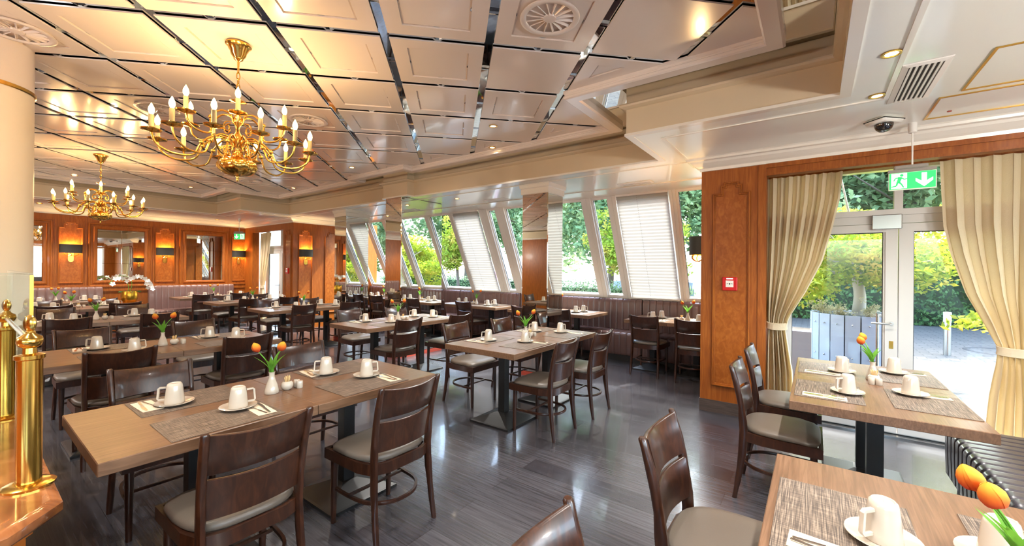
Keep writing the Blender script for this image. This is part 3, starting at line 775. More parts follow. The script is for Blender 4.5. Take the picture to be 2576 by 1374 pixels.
# slotted vents
def slotvent(x, y, lx, ly, label, n_=6, along='y'):
    t = thing('ceiling_vent', label, 'ceiling vent', (x, y, ZS-.001), 0)
    a, b_ = lx/2, ly/2
    MB().sweep([(-a, -b_), (a, -b_), (a, b_), (-a, b_)], [(0, 0), (0, -.012), (-.03, -.006), (-.032, 0)]).build('rim', plasw, t)
    MB().box(-a, a, -b_, b_, -.003, 0).build('backing', darkgrille, t)
    for k in range(n_):
        if along == 'y':
            u = -a+lx*(k+.5)/n_; MB().box(u-lx/n_*.22, u+lx/n_*.22, -b_, b_, -.011, -.003).build('slat', plasw, t)
        else:
            u = -b_+ly*(k+.5)/n_; MB().box(-a, a, u-ly/n_*.25, u+ly/n_*.25, -.011, -.003).build('slat', plasw, t)
slotvent(.51, 3.53, .15, .60, 'white rectangular slotted vent in the low ceiling before the glass doors')
slotvent(-2.0, 5.46, .40, .12, 'slim slot vent in the alcove ceiling nearest the wood pier', 2, 'x')
slotvent(-4.45, 5.46, .40, .12, 'slim slot vent in the alcove ceiling between the mirrored columns', 2, 'x')
slotvent(-7.0, 5.46, .40, .12, 'slim slot vent in the alcove ceiling behind the boxed beam end', 2, 'x')
# security camera
t = thing('security_camera', 'white dome security camera on the low ceiling before the doors', 'security camera', (.43, 4.24, ZS-.001), math.radians(45))
MB().bbox(-.095, .095, -.08, .08, -.04, 0, .014).build('housing', plasw, t, 40)
MB().box(-.096, .096, -.081, .081, -.019, -.012).build('band', blackm, t)
MB().lathe([(.06, -.04), (.059, -.06), (.048, -.082), (.027, -.098), (.001, -.103)], 24).build('dome', smoked, t, 60)
# brass edged hatches of the low ceiling
for (x0, x1, y0, y1) in ((.77, 2.4, 3.22, 3.86), (.68, 2.4, 3.93, 4.43), (.85, 2.4, 2.2, 3.10)):
    struct(MB().sweep([(x0, y0), (x1, y0), (x1, y1), (x0, y1)], [(0, ZS), (0, ZS-.006), (.014, ZS-.006), (.014, ZS)]).build('trim_10', brass))
t = tag(MB().lathe([(.001, -.004), (.012, -.004), (.014, 0)], 16).build('sprinkler_cap', redstrip), 'small red round cap on the brass edged ceiling hatch', 'cap')
t.location = (.80, 4.30, ZS-.001)

# ------------------------------------------------------------------ exit signs
def exitsign(loc, rz, label, flip=1, drop=.335, s=1.0):
    t = thing('exit_sign', label, 'exit sign', loc, rz, 'green exit signs')
    MB().lathe([(.028, 0), (.028, -.075), (.02, -.08)], 20).build('ceiling_cup', plasw, t, 40)
    MB().lathe([(.006, -.07), (.006, -drop)], 10).build('rod', plasw, t, 40)
    MB().bbox(-.11, .09, -.03, .03, -drop-.028, -drop, .006).box(-.145, .14, -.008, .028, -drop-.05, -drop-.028).build('housing', plast, t)
    z1 = -drop-.052; z0 = z1-.135; w = .135
    MB().box(-w-.006, w+.006, .004, .014, z0-.008, z1).build('frame', plasw, t)
    MB().box(-w, w, .0, .004, z0, z1-.004).build('green_plate', green, t)
    M = Matrix(((flip, 0, 0, 0), (0, 0, -1, 0), (0, 1, 0, (z0+z1)/2), (0, 0, 0, 1)))
    pg = MB(); pg.prism([(-.125, -.062), (-.03, -.062), (-.03, .06), (-.125, .06)], 0, .001, M); pg.build('door_symbol', signw, t)
    ar = MB().prism([(.055, .052), (.085, .052), (.085, -.005), (.07, -.055), (.055, -.005)], 0, .0012, M).prism([(.02, .012), (.02, -.012), (.07, -.058), (.07, -.022)], 0, .0011, M).prism([(.12, .012), (.07, -.022), (.07, -.058), (.12, -.012)], 0, .0011, M)
    ar.build('arrow_symbol', signw, t)
    rn = MB(); M2 = M @ Matrix.Translation((0, 0, .001))
    rn.lathe([(.0, 0), (.011, 0), (.011, .001), (0, .001)], 14, M2 @ Matrix.Translation((-.062, .043, 0)), caps=False)
    def limb(a, b_, w0, w1):
        d = (Vector(b_)-Vector(a)).normalized(); n_ = Vector((-d.y, d.x))
        A = Vector(a); B = Vector(b_)
        rn.prism([tuple(A+n_*w0)[:2], tuple(A-n_*w0)[:2], tuple(B-n_*w1)[:2], tuple(B+n_*w1)[:2]][::1], 0, .001, M2)
    limb((-.070, .030), (-.082, -.012), .013, .010)
    limb((-.070, .028), (-.046, .010), .005, .004); limb((-.046, .010), (-.030, .014), .004, .0035)
    limb((-.074, .026), (-.100, .022), .005, .004); limb((-.100, .022), (-.110, .0), .004, .0035)
    limb((-.080, -.008), (-.062, -.030), .007, .005); limb((-.062, -.030), (-.050, -.056), .005, .004)
    limb((-.086, -.010), (-.094, -.040), .007, .005); limb((-.094, -.040), (-.124, -.046), .005, .004)
    rn.build('runner_symbol', green, t)
    return t
exitsign((.628, 4.484, ZS), 0, 'green exit sign with runner and down arrow hanging before the glass doors')
exitsign((-11.55, 4.12, ZS), math.radians(30), 'distant green exit sign hanging near the far corner of the room', -1, .32)

# fire alarms
def alarm(loc, rz, label):
    t = thing('fire_alarm', label, 'fire alarm', loc, rz, 'red fire alarm boxes')
    MB().bbox(-.07, .07, -.03, 0, -.07, .07, .006).build('housing', red, t)
    MB().box(-.036, .036, -.033, -.03, -.034, .034).build('glass_plate', plasw, t)
    M = Matrix(((1, 0, 0, 0), (0, 0, -1, -.033), (0, 1, 0, 0), (0, 0, 0, 1)))
    k = MB().lathe([(0, .001), (.008, .001), (.008, 0)], 12, M, caps=False)
    for s_ in (-1, 1): k.prism([(s_*.026, .005), (s_*.026, -.005), (s_*.012, 0)], 0, .001, M)
    k.build('target_mark', blackm, t)
    MB().box(-.03, .03, -.0315, -.03, .048, .058).build('house_pictogram', signw, t)
    return t
al = alarm((-.715, DY, 1.37), 0, 'red fire alarm box on the big wood pier')
al.location = (-.715, DY-.001, 1.37)
dup(al, (-10.46, 4.779, 1.42), 0, 'small distant red fire alarm on the far wood pier')
# ------------------------------------------------------------------ glass doors and curtains
def doorset(n_, x0, x1, yd, label_handle, cx):
    d = bpy.data.objects.new('door_%d' % n_, None); COL.objects.link(d); struct(d); d.location = (cx, yd, 0)
    f = MB()
    X = lambda x: x-cx
    f.box(X(x0), X(x0)+.07, 0, .07, 0, 2.5).box(X(x1)-.07, X(x1), 0, .07, 0, 2.5)
    f.box(X(x0)+.07, X(x1)-.07, -.02, .07, 2.03, 2.085)
    f.box(-.03, .03, 0, .07, 2.085, 2.5).box(X(x0)+.07, X(x1)-.07, 0, .06, 1.955, 2.03)
    f.box(X(x0)+.07, X(x1)-.07, 0, .07, 0, .025)
    f.build('door_frame', gframe, d)
    for s in (-1, 1):
        a0, a1 = (X(x0)+.07, -.004) if s < 0 else (.004, X(x1)-.07)
        lf = MB().box(a0, a0+.085, -.012, .05, .03, 1.95).box(a1-.085, a1, -.012, .05, .03, 1.95).box(a0+.085, a1-.085, -.012, .05, 1.875, 1.95).box(a0+.085, a1-.085, -.012, .05, .03, .14)
        lf.box(a0+.085, a0+.1, .0, .04, .14, 1.875).box(a1-.1, a1-.085, .0, .04, .14, 1.875)
        lf_o = lf.build('door_leaf', gframe, d)
        MB().box(a0+.10, a1-.10, .018, .022, .14, 1.875).build('pane', glass, d)
        MB().box(a0+.10, a0+.105, .01, .026, .14, 1.875).box(a1-.105, a1-.10, .01, .026, .14, 1.875).box(a0+.1, a1-.1, .01, .026, 1.868, 1.875).build('seal', sealm, d)
        MB().box(a0, a1, .028, .032, 2.09, 2.49).build('pane', glass, d)
    h_ = MB().lathe([(.016, 0), (.016, .008)], 16, Matrix.Translation((-.045, -.012, 1.03)) @ Matrix.Rotation(PI/2, 4, 'X'))
    h_.tube(smoothpath([(-.045, -.015, 1.03), (-.045, -.045, 1.03), (-.06, -.06, 1.03), (-.19, -.06, 1.03)]), .009, 10)
    h_.build('door_handle', chrome, d, 50)
    MB().tube(smoothpath([(-.13, .05, 1.12), (-.13, .09, 1.12), (-.13, .10, 1.09), (-.13, .10, .70), (-.13, .10, .50), (-.13, .09, .47), (-.13, .05, .47)]), .013, 10).build('pull_bar', chrome, d, 50)
    MB().box(-.06, -.03, -.014, -.012, .80, .87).build('lock_plate', brass, d)
    if n_ == 1:
        MB().bbox(-.19, .02, -.05, -.012, 1.90, 2.035, .006).box(-.185, .015, -.052, -.05, 1.965, 1.968).build('door_closer', chrome, d, 40)
    return d
doorset(1, -.36, 1.60, 5.06, '', .62)
doorset(2, -12.45, -10.75, 5.10, '', -11.55)
struct(MB().box(-.40, 1.66, 4.98, 5.06, .0, .015).box(-.40, 1.66, 5.06, 5.20, -.01, .02).build('trim_11', chrome))

def curtain(y, zt, rows, folds, label, tie=None, depth=.035, group='cream curtains at the glass doors', mirror_x=False, seed=1):
    # rows: (z, xleft, xright)
    t = thing('curtain', label, 'curtain', (rows[0][1], y, 0), 0, group)
    random.seed(seed); x_off = rows[0][1]
    ph = [random.uniform(-.5, .5) for _ in range(40)]; am = [random.uniform(.6, 1.3) for _ in range(60)]
    n_ = folds*10; R = []
    def interp(z):
        for i in range(len(rows)-1):
            z0, a0, b0 = rows[i]; z1, a1, b1 = rows[i+1]
            if z0 >= z >= z1:
                f = (z0-z)/(z0-z1+1e-9); return a0+(a1-a0)*f, b0+(b1-b0)*f
        return rows[-1][1:]
    zs = []
    zmax, zmin = rows[0][0], rows[-1][0]; N = 70
    vs = []; 
    for i in range(N+1):
        z = zmax+(zmin-zmax)*i/N; a, b_ = interp(z)
        wid = b_-a; full = rows[0][2]-rows[0][1]
        dd = depth*(.8+.9*(1-wid/max(full, .01)))
        dd = min(dd, .075)
        if tie: dd *= .45+.55*min(1, abs(z-tie)/.22)
        for k in range(n_+1):
            u = k/n_
            f = u*folds
            yy = dd*math.sin(2*PI*f+ph[int(f) % 40]*1.0)*am[int(f)] if False else dd*(math.sin(2*PI*f)+.35*math.sin(2*PI*f*.5+1.3))
            xx = a+wid*(u+.18/folds*math.sin(4*PI*f)*.6)
            vs.append((xx-x_off, yy, z))
    m_ = MB(); m_.add(vs, [(i*(n_+1)+k, i*(n_+1)+k+1, (i+1)*(n_+1)+k+1, (i+1)*(n_+1)+k) for i in range(N) for k in range(n_)])
    m_.build('drape', curtm, t, 80)
    if tie:
        a, b_ = interp(tie); c = (a+b_)/2-x_off; hw = (b_-a)/2+.012
        def ring(z, e): return [(c+(hw+e)*math.cos(2*PI*k/28), (.055+e)*math.sin(2*PI*k/28), z+.012*math.sin(2*PI*k/28)) for k in range(28)]
        MB().loft([ring(tie-.036, -.008), ring(tie-.032, 0), ring(tie, -.004), ring(tie+.032, 0), ring(tie+.036, -.008)], False).build('tieback', curtm, t, 60)
    return t
curtain(4.91, 2.455, [(2.455, -.40, .21), (2.20, -.40, .19), (1.90, -.40, .13), (1.60, -.40, .06), (1.30, -.40, -.07), (1.05, -.395, -.20), (.93, -.39, -.235), (.80, -.395, -.215), (.50, -.40, -.17), (.02, -.40, -.15)], 9, 'cream curtain tied back at the left of the glass doors, against the wood pier', .955)
curtain(4.91, 2.455, [(2.455, .86, 1.95), (2.20, .87, 1.93), (1.90, .885, 1.90), (1.66, .93, 1.84), (1.33, 1.02, 1.72), (1.10, 1.12, 1.60), (.90, 1.20, 1.50), (.75, 1.19, 1.52), (.50, 1.155, 1.60), (.02, 1.12, 1.66)], 10, 'wide cream curtain tied back at the right edge of the picture', .885, seed=3)
curtain(4.98, 2.44, [(2.44, -12.48, -11.85), (2.0, -12.48, -11.95), (1.5, -12.48, -12.10), (1.05, -12.45, -12.25), (.9, -12.45, -12.28), (.02, -12.48, -12.2)], 6, 'distant cream curtain at the left of the far glass door', .97)
curtain(4.98, 2.44, [(2.44, -11.15, -10.74), (2.0, -11.12, -10.74), (1.5, -11.02, -10.74), (1.05, -10.92, -10.76), (.9, -10.90, -10.76), (.02, -10.92, -10.74)], 5, 'distant cream curtain beside the far wood pier', .97)
t = tag(MB().bbox(-.04, .04, -.02, .02, -.16, .16, .01).build('first_aid_box', greend), 'narrow dark green box on the wall behind the left curtain edge', 'box')
t.location = (-.375, 5.02, 1.12)

# ------------------------------------------------------------------ benches with vertical channel seams
def ribbed(mb, path, L, rib, depth=.007, sub=8):
    # path in (y,z), swept along x from 0 to L
    P = [Vector(p) for p in path]; n_ = len(P); nor = []
    for i in range(n_):
        d = (P[min(i+1, n_-1)]-P[max(i-1, 0)]).normalized(); nor.append(Vector((d.y, -d.x)))
    nr_ = max(1, round(L/rib)); vs = []; xs = []
    for k in range(nr_):
        for j in range(sub): xs.append((k+j/sub, j/sub))
    xs.append((nr_, 0))
    for (f, fr_) in xs:
        h_ = -depth*(abs(2*fr_-1)**10)
        if fr_ == 0: h_ = -depth*1.5
        for p, q_ in zip(P, nor): vs.append((f/nr_*L, p.x+q_.x*h_, p.y+q_.y*h_))
    m0 = len(xs)
    fs = [(i*n_+j, i*n_+j+1, (i+1)*n_+j+1, (i+1)*n_+j) for i in range(m0-1) for j in range(n_-1)]
    fs += [tuple(range(n_-1, -1, -1)), tuple(range((m0-1)*n_, m0*n_))]
    mb.add(vs, fs); return mb
def bench(label, loc, rz, L, seatd, hb, mt, rib=.10, back=True, group=None, seath=.47):
    # local: x along the bench, back at y = 0, seat towards -y
    t = thing('upholstered_bench', label, 'bench', loc, rz, group)
    r = .045
    arc = [( -seatd+r-r*math.sin(a), seath-r+r*math.cos(a)) for a in [PI/2*k/6 for k in range(7)]]
    seat = [(-.02, seath-.02), (-.06, seath)]+arc+[(-seatd, .30), (-seatd+.005, .14), (-seatd+.03, .10), (-.02, .10)]
    s_ = ribbed(MB(), seat, L, rib); s_.build('seat', mt, t, 50)
    if back:
        bk = [(-.0, .44), (0, hb-.03), (-.01, hb-.008), (-.035, hb), (-.07, hb-.004), (-.092, hb-.03), (-.10, hb-.08), (-.10, .46)]
        ribbed(MB(), bk, L, rib).build('backrest', mt, t, 50)
    MB().box(.01, L-.01, -seatd+.06, -.03, .0, .10).build('plinth', blackm, t)
    return t
GB = 'brown leather benches under the slanted windows'
bench('long brown leather bench at the far left end of the window alcove', (-10.18, 6.95, 0), 0, 3.5, .50, 1.01, leather, .105, group=GB)
bench('brown leather bench under the windows seen between the two mirrored columns', (-6.66, 6.95, 0), 0, 1.70, .48, 1.01, leather, .105, group=GB)
bench('brown leather bench behind the column nearest the wood pier', (-4.94, 6.95, 0), 0, 2.55, .50, 1.005, leather, .11, group=GB)
bench('brown leather bench beside the wood pier, set forward of the others', (-2.37, 6.95, 0), 0, 1.35, .62, 1.0, leather, .11, group=GB)
GL = 'dark brown benches along the mirror wall'
bench('dark brown bench along the mirror wall left of the orchid', (WX+.02, -1.25, 0), PI/2, 3.2, .55, 1.04, leather, .12, group=GL)
bench('dark brown bench along the mirror wall right of the orchid', (WX+.02, 2.72, 0), PI/2, 1.76, .55, 1.04, leather, .12, group=GL)
bench('dark grey ribbed leather bench at the lower right, before the right curtain', (1.30, 3.98, 0), -PI/2, 4.6, .57, 1.02, dleather, .084, group=None, seath=.46)
# ------------------------------------------------------------------ chairs (local: faces +y, feet on z = 0)
def rect_loft(mb, pts, M=None):
    # pts: (x, y, z, wx, wy) centre and size of each rectangular section
    rings = []
    for x, y, z, a, b_ in pts:
        c = .25
        rings.append([(x-a/2+a*c, y-b_/2, z), (x+a/2-a*c, y-b_/2, z), (x+a/2, y-b_/2+b_*c, z), (x+a/2, y+b_/2-b_*c, z), (x+a/2-a*c, y+b_/2, z), (x-a/2+a*c, y+b_/2, z), (x-a/2, y+b_/2-b_*c, z), (x-a/2, y-b_/2+b_*c, z)])
    return mb.loft(rings, True, True, M)
def backy(z):
    # rear post line
    K_ = [(0, -.235), (.12, -.215), (.30, -.192), (.45, -.185), (.58, -.195), (.72, -.220), (.868, -.262)]
    for (z0, y0), (z1, y1) in zip(K_, K_[1:]):
        if z <= z1: return y0+(y1-y0)*(z-z0)/(z1-z0)
    return K_[-1][1]
def make_chair():
    t = thing('dining_chair', 'dark wooden dining chair', 'chair')
    for s in (-1, 1):
        P = []
        for z in (0, .06, .12, .20, .30, .40, .45, .52, .60, .68, .76, .83, .862, .870):
            w = .030 if z > 0 else .026
            d = .036 + (.012 if .25 < z < .55 else 0) - (.008 if z < .08 or z > .8 else 0)
            if z > .865: w, d = .022, .020
            P.append((s*(.186+.010*max(0, (z-.45))/.42+ (.012*(1-z/.4) if z < .4 else 0)), backy(z), z, w, d))
        rect_loft(MB(), P).build('leg', darkwood, t, 50)
        rect_loft(MB(), [(s*.190, .198, 0, .026, .026), (s*.190, .195, .20, .033, .033), (s*.188, .190, .44, .040, .040)]).build('leg', darkwood, t, 50)
    # apron frame under the seat, rear corners rounded
    out = [(-.205, .215), (.205, .215), (.200, -.08), (.175, -.165), (.11, -.195), (-.11, -.195), (-.175, -.165), (-.200, -.08)]
    MB().sweep(out[::-1], [(0, .385), (0, .445), (-.022, .445), (-.022, .385)]).build('seat_frame', darkwood, t, 30)
    # cushion
    cu = MB(); rings = []
    base = []
    for k in range(40):
        a = 2*PI*k/40; c_, s_ = math.cos(a), math.sin(a)
        e = 5.5 if s_ > 0 else 3.2
        r = (abs(c_)**e+abs(s_)**e)**(-1/e)
        x = r*c_*(.222 if s_ > 0 else .222-.018*abs(s_)*1.2); y = r*s_*.215+.012
        base.append((x, y))
    for f, z in ((.965, .445), (1.0, .452), (1.0, .463), (.985, .474), (.93, .483), (.78, .489), (.5, .493), (.2, .494)):
        rings.append([(x*f, .012+(y-.012)*f, z+.008*(y > .15)*(f > .9)*-1) for x, y in base])
    cu.loft(rings); cu.build('seat', seatfab, t, 60)
    def slat(z0, z1, crown, name):
        m_ = MB(); n_ = 14; R = []
        for k in range(n_+1):
            u = -1+2*k/n_; x = u*.180; sag = -.036*(1-u*u)
            ring = []
            zt = z1-crown*(1-u*u)*.0+crown*(abs(u)**2)*1.0
            for z, dy in ((z0+.004, 0), (z0, .006), (z0, .014), (z0+.004, .020), ((z0+zt)/2, .021), (zt-.004, .020), (zt, .014), (zt, .006), (zt-.004, 0), ((z0+zt)/2, -.001)):
                ring.append((x, backy(z)+sag-.004+dy, z))
            R.append(ring)
        m_.loft(R); return m_.build(name, darkwood, t, 50)
    slat(.690, .846, .016, 'back_slat'); slat(.505, .668, .008, 'back_slat')
    # bowed foot rail
    path = smoothpath([(-.186, .185, .205), (-.187, .04, .205), (-.165, -.10, .205), (-.09, -.185, .205), (0, -.208, .205), (.09, -.185, .205), (.165, -.10, .205), (.187, .04, .205), (.186, .185, .205)], 5)
    m_ = MB(); R = []
    for i, p in enumerate(path):
        tg = (path[min(i+1, len(path)-1)]-path[max(i-1, 0)]).normalized(); nn = Vector((-tg.y, tg.x, 0))
        R.append([tuple(p+nn*a+Vector((0, 0, b_))) for a, b_ in ((-.007, -.009), (.007, -.009), (.009, 0), (.007, .009), (-.007, .009), (-.009, 0))])
    m_.loft(R); m_.build('stretcher', darkwood, t, 50)
    m_ = MB(); m_.box(-.176, .176, .045, .060, .198, .212); m_.build('stretcher', darkwood, t)
    return t
chair0 = make_chair(); chair_used = [0]
BACK = .262
def chair(x, y, facing, label, group):
    # x, y: middle of the top of the backrest
    d = {'-x': (-1, 0, PI/2), '+x': (1, 0, -PI/2), '+y': (0, 1, 0), '-y': (0, -1, PI)}[facing] if isinstance(facing, str) else (-math.sin(facing), math.cos(facing), facing)
    loc = (x+d[0]*BACK, y+d[1]*BACK, .0005)
    if not chair_used[0]:
        chair_used[0] = 1; at(chair0, loc, d[2]); chair0['label'] = label; chair0['group'] = group; return chair0
    return dup(chair0, loc, d[2], label, group)

# ------------------------------------------------------------------ square pedestal tables
TZ = .767
def make_table(sx, sy):
    t = thing('dining_table', 'square brown pedestal table', 'table')
    MB().bbox(-sx/2+.001, sx/2-.001, -sy/2+.001, sy/2-.001, TZ-.052, TZ, .003).build('tabletop', tablewood, t)
    MB().box(-.038, .038, -.038, .038, .03, TZ-.052).build('column', blackm, t)
    b_ = MB(); a = .235
    R = [[(-a, -a, 0), (a, -a, 0), (a, a, 0), (-a, a, 0)], [(-a, -a, .018), (a, -a, .018), (a, a, .018), (-a, a, .018)], [(-a+.012, -a+.012, .024), (a-.012, -a+.012, .024), (a-.012, a-.012, .024), (-a+.012, a-.012, .024)], [(-.05, -.05, .085), (.05, -.05, .085), (.05, .05, .085), (-.05, .05, .085)]]
    b_.loft(R); b_.build('base', blackm, t)
    MB().box(-.15, .15, -.15, .15, TZ-.062, TZ-.052).build('mounting_plate', blackm, t)
    return t
tproto = {}
def table(x0, x1, y0, y1, label, group):
    k = (round(x1-x0, 2), round(y1-y0, 2)); loc = ((x0+x1)/2, (y0+y1)/2, .0005)
    if k not in tproto:
        tproto[k] = make_table(*k); o_ = at(tproto[k], loc); o_['label'] = label; o_['group'] = group; return o_
    return dup(tproto[k], loc, 0, label, group)

# ------------------------------------------------------------------ tableware
Z0 = TZ+.0007
def mk_mat():
    return tag(MB().bbox(-.225, .225, -.165, .165, 0, .003, .0012).build('placemat', matm), 'x', 'placemat')
def mk_saucer():
    return tag(MB().lathe([(.001, .004), (.045, .004), (.050, .003), (.052, .0), (.046, .0), (.046, .0), (.052, .0005), (.078, .012), (.084, .016), (.083, .018), (.07, .013), (.05, .0075), (.001, .0075)][3:], 36).build('saucer', white, None, 40), 'x', 'saucer')
def mk_mug():
    t = thing('mug', 'x', 'mug')
    MB().lathe([(.0425, 0), (.0435, .002), (.042, .022), (.0375, .061), (.0338, .092), (.031, .102), (.026, .106), (.024, .1055), (.022, .102), (.001, .102)], 36, caps=False).build('cup_body', white, t, 40)
    P = [(.036, 0, .084), (.064, 0, .084), (.069, 0, .080), (.073, 0, .028), (.069, 0, .022), (.040, 0, .022)]
    m_ = MB(); R = []
    for i, p in enumerate(P):
        p = Vector(p); a_ = (Vector(P[min(i+1, 5)])-Vector(P[max(i-1, 0)])).normalized(); nn = Vector((-a_.z, 0, a_.x))
        R.append([tuple(p+nn*a+Vector((0, b_, 0))) for a, b_ in ((-.004, -.006), (.004, -.006), (.0045, 0), (.004, .006), (-.004, .006), (-.0045, 0))])
    m_.loft(R); m_.build('handle', white, t, 40)
    return t
def mk_napkin():
    return tag(MB().bbox(-.042, .042, -.105, .105, 0, .003, .001).add([(-.042, -.105, .0031), (.030, -.105, .0031), (.042, .02, .0031), (-.042, .105, .0031)], [(0, 1, 2, 3)]).build('napkin', napkin), 'x', 'napkin')
def mk_fork():
    m_ = MB()
    m_.bbox(-.005, .005, -.095, -.02, 0, .0025, .001).bbox(-.0028, .0028, -.02, .035, .001, .0035, .0008)
    m_.prism([(-.003, .033), (.003, .033), (.011, .048), (.011, .062), (-.011, .062), (-.011, .048)], .001, .0035)
    for k in range(4): m_.box(-.011+k*.0062, -.011+k*.0062+.0034, .062, .095, .0015, .0033)
    return tag(m_.build('fork', steel), 'x', 'fork')
def mk_knife():
    m_ = MB()
    m_.bbox(-.0055, .0055, -.10, -.005, 0, .0045, .0015)
    m_.prism([(-.004, -.006), (.006, -.006), (.009, .02), (.009, .07), (.004, .096), (-.004, .102), (-.006, .09)], .001, .0025)
    return tag(m_.build('knife', steel), 'x', 'knife')
def mk_vase():
    return tag(MB().lathe([(.001, 0), (.034, 0), (.037, .004), (.036, .02), (.029, .05), (.019, .078), (.0145, .095), (.014, .112), (.0175, .124), (.0155, .124), (.012, .112), (.012, .06), (.001, .05)], 30, caps=False).build('vase', white, None, 50), 'x', 'vase')
def mk_picks():
    t = thing('toothpick_holder', 'x', 'toothpick holder')
    MB().lathe([(.001, 0), (.018, 0), (.028, .010), (.034, .025), (.031, .042), (.022, .052), (.020, .052), (.028, .040), (.030, .025), (.001, .008)], 26, caps=False).build('bowl', white, t, 50)
    random.seed(4); m_ = MB()
    for k in range(26):
        a = random.uniform(0, 2*PI); r = random.uniform(0, .012); q_ = random.uniform(.004, .016)
        m_.tube([(r*math.cos(a)*.6, r*math.sin(a)*.6, .012), ((r+q_)*math.cos(a), (r+q_)*math.sin(a), random.uniform(.076, .086))], .0013, 4)
    m_.build('sticks', stick, t); return t
def mk_shaker():
    t = thing('salt_shaker', 'x', 'shaker')
    MB().lathe([(.001, 0), (.016, 0), (.018, .003), (.018, .038), (.015, .044), (.001, .046)], 24, caps=False).build('body', white, t, 50)
    m_ = MB()
    for a in (0, 2.1, 4.2): m_.lathe([(0, .0462), (.0012, .0462)], 6, None, (.005*math.cos(a), .005*math.sin(a), 0), caps=False)
    m_.build('holes', blackm, t); return t
def mk_tulip():
    # stem base at the origin, leaning towards +x
    t = thing('tulip', 'x', 'tulip')
    P = smoothpath([(0, 0, 0), (.006, 0, .06), (.028, 0, .12), (.066, 0, .168)], 5)
    MB().tube(P, .0028, 6).build('stem', stemg, t, 60)
    pt = MB(); base = Vector(P[-1]); M = Matrix.Translation(base) @ Matrix.Rotation(.45, 4, 'Y') @ Matrix.Scale(1.3, 4)
    for k in range(6):
        A = M @ Matrix.Rotation(2*PI*k/6+(.3 if k % 2 else 0), 4, 'Z'); R = []
        rr_ = .0165 if k % 2 else .0185
        rows_ = [(0.0, .10, .002), (.2, .8, .013), (.4, 1.0, .019), (.6, .95, .018), (.8, .65, .013), (.93, .3, .0065), (1.0, .03, .0015)]
        vs = []
        for f, rad, hw in rows_:
            for q_ in (-1, -.5, 0, .5, 1):
                ang = q_*hw/max(rr_*rad, .006)*.8; r2_ = rr_*rad*(1-.06*q_*q_)
                vs.append((r2_*math.cos(ang), r2_*math.sin(ang)*1.0, f*.048))
        pt.add(vs, [(i*5+j, i*5+j+1, (i+1)*5+j+1, (i+1)*5+j) for i in range(6) for j in range(4)], A)
    pt.build('petals', petal, t, 80)
    lf = MB()
    for (rz_, l_, w_, lean) in ((.3, .12, .014, .075), (-1.2, .10, .012, .06), (1.9, .12, .012, .05)):
        A = Matrix.Rotation(rz_, 4, 'Z') ; vs = []
        for i in range(9):
            f = i/8; ww = w_*math.sin(PI*min(1, f*.92+.08))**.8
            x = lean*f*f*1.2; z = .03+l_*f
            for q_ in (-1, 0, 1): vs.append((x-abs(q_)*.003*(1-f), q_*ww, z))
        lf.add(vs, [(i*3+j, i*3+j+1, (i+1)*3+j+1, (i+1)*3+j) for i in range(8) for j in range(2)], A)
    lf.build('leaves', leaftul, t, 80)
    return t
leaftul = leafmat('tulip_leaves', (84, 140, 40), (110, 168, 56), (150, 196, 80))
PR = {}
MK = dict(mat=mk_mat, saucer=mk_saucer, mug=mk_mug, napkin=mk_napkin, fork=mk_fork, knife=mk_knife, vase=mk_vase, picks=mk_picks, shaker=mk_shaker, tulip=mk_tulip)
def put(kind, x, y, z, rz, label, group):
    if kind not in PR:
        o_ = PR[kind] = MK[kind](); o_['label'] = label; o_['group'] = group; return at(o_, (x, y, z), rz)
    return dup(PR[kind], (x, y, z), rz, label, group)
rnd = random.Random(7)
def setting(mx, my, side, where, saucer=None, nap=True, mat_=True, hdl=None):
    """side: direction the guest faces, as a rotation of a guest that faces +y"""
    M = Matrix.Rotation(side, 3, 'Z')
    def W_(a, b_): v = M @ Vector((a, b_, 0)); return mx+v.x, my+v.y
    zt = Z0
    if mat_: put('mat', mx, my, Z0, side, 'woven placemat, '+where, 'woven placemats'); zt = Z0+.0033
    sx, sy = saucer if saucer else W_(-.02, .085)
    put('saucer', sx, sy, zt, 0, 'white saucer, '+where, 'white saucers under the mugs')
    hz = hdl if hdl is not None else rnd.uniform(0, 6.28)
    put('mug', sx, sy, zt+.0080, hz, 'white upturned mug, '+where, 'white upturned mugs')
    if nap:
        nx, ny = W_(.165, -.02); j = rnd.uniform(-.12, .12)
        put('napkin', nx, ny, zt, side+j, 'folded pale napkin, '+where, 'folded napkins')
        ax, ay = W_(.150, -.02); put('fork', ax, ay, zt+.0036, side+j+.12, 'steel fork on the napkin, '+where, 'forks on the napkins')
        ax, ay = W_(.183, -.02); put('knife', ax, ay, zt+.0036, side+j-.08, 'steel knife on the napkin, '+where, 'knives on the napkins')
def centre(x, y, where, a=PI/2, tul=(0.4, 2.9), sc=1):
    dx, dy = math.cos(a), math.sin(a)
    put('vase', x, y, Z0, 0, 'small white vase holding two tulips, '+where, 'white tulip vases')
    for k, r_ in enumerate(tul):
        put('tulip', x+.004*math.cos(r_), y+.004*math.sin(r_), Z0+.072+.012*k, r_, 'orange yellow tulip, %s of the pair, %s' % (('lower', 'taller')[k], where), 'orange tulips')
    put('picks', x+dx*.085, y+dy*.085, Z0, 0, 'round white toothpick holder beside the vase, '+where, 'toothpick holders')
    for k in (0, 1): put('shaker', x+dx*(.15)+dy*(.0185*(2*k-1)), y+dy*.15-dx*(.0185*(2*k-1)), Z0, 0, 'white shaker, %s of the touching pair, %s' % (('left', 'right')[k], where), 'pairs of white shakers')

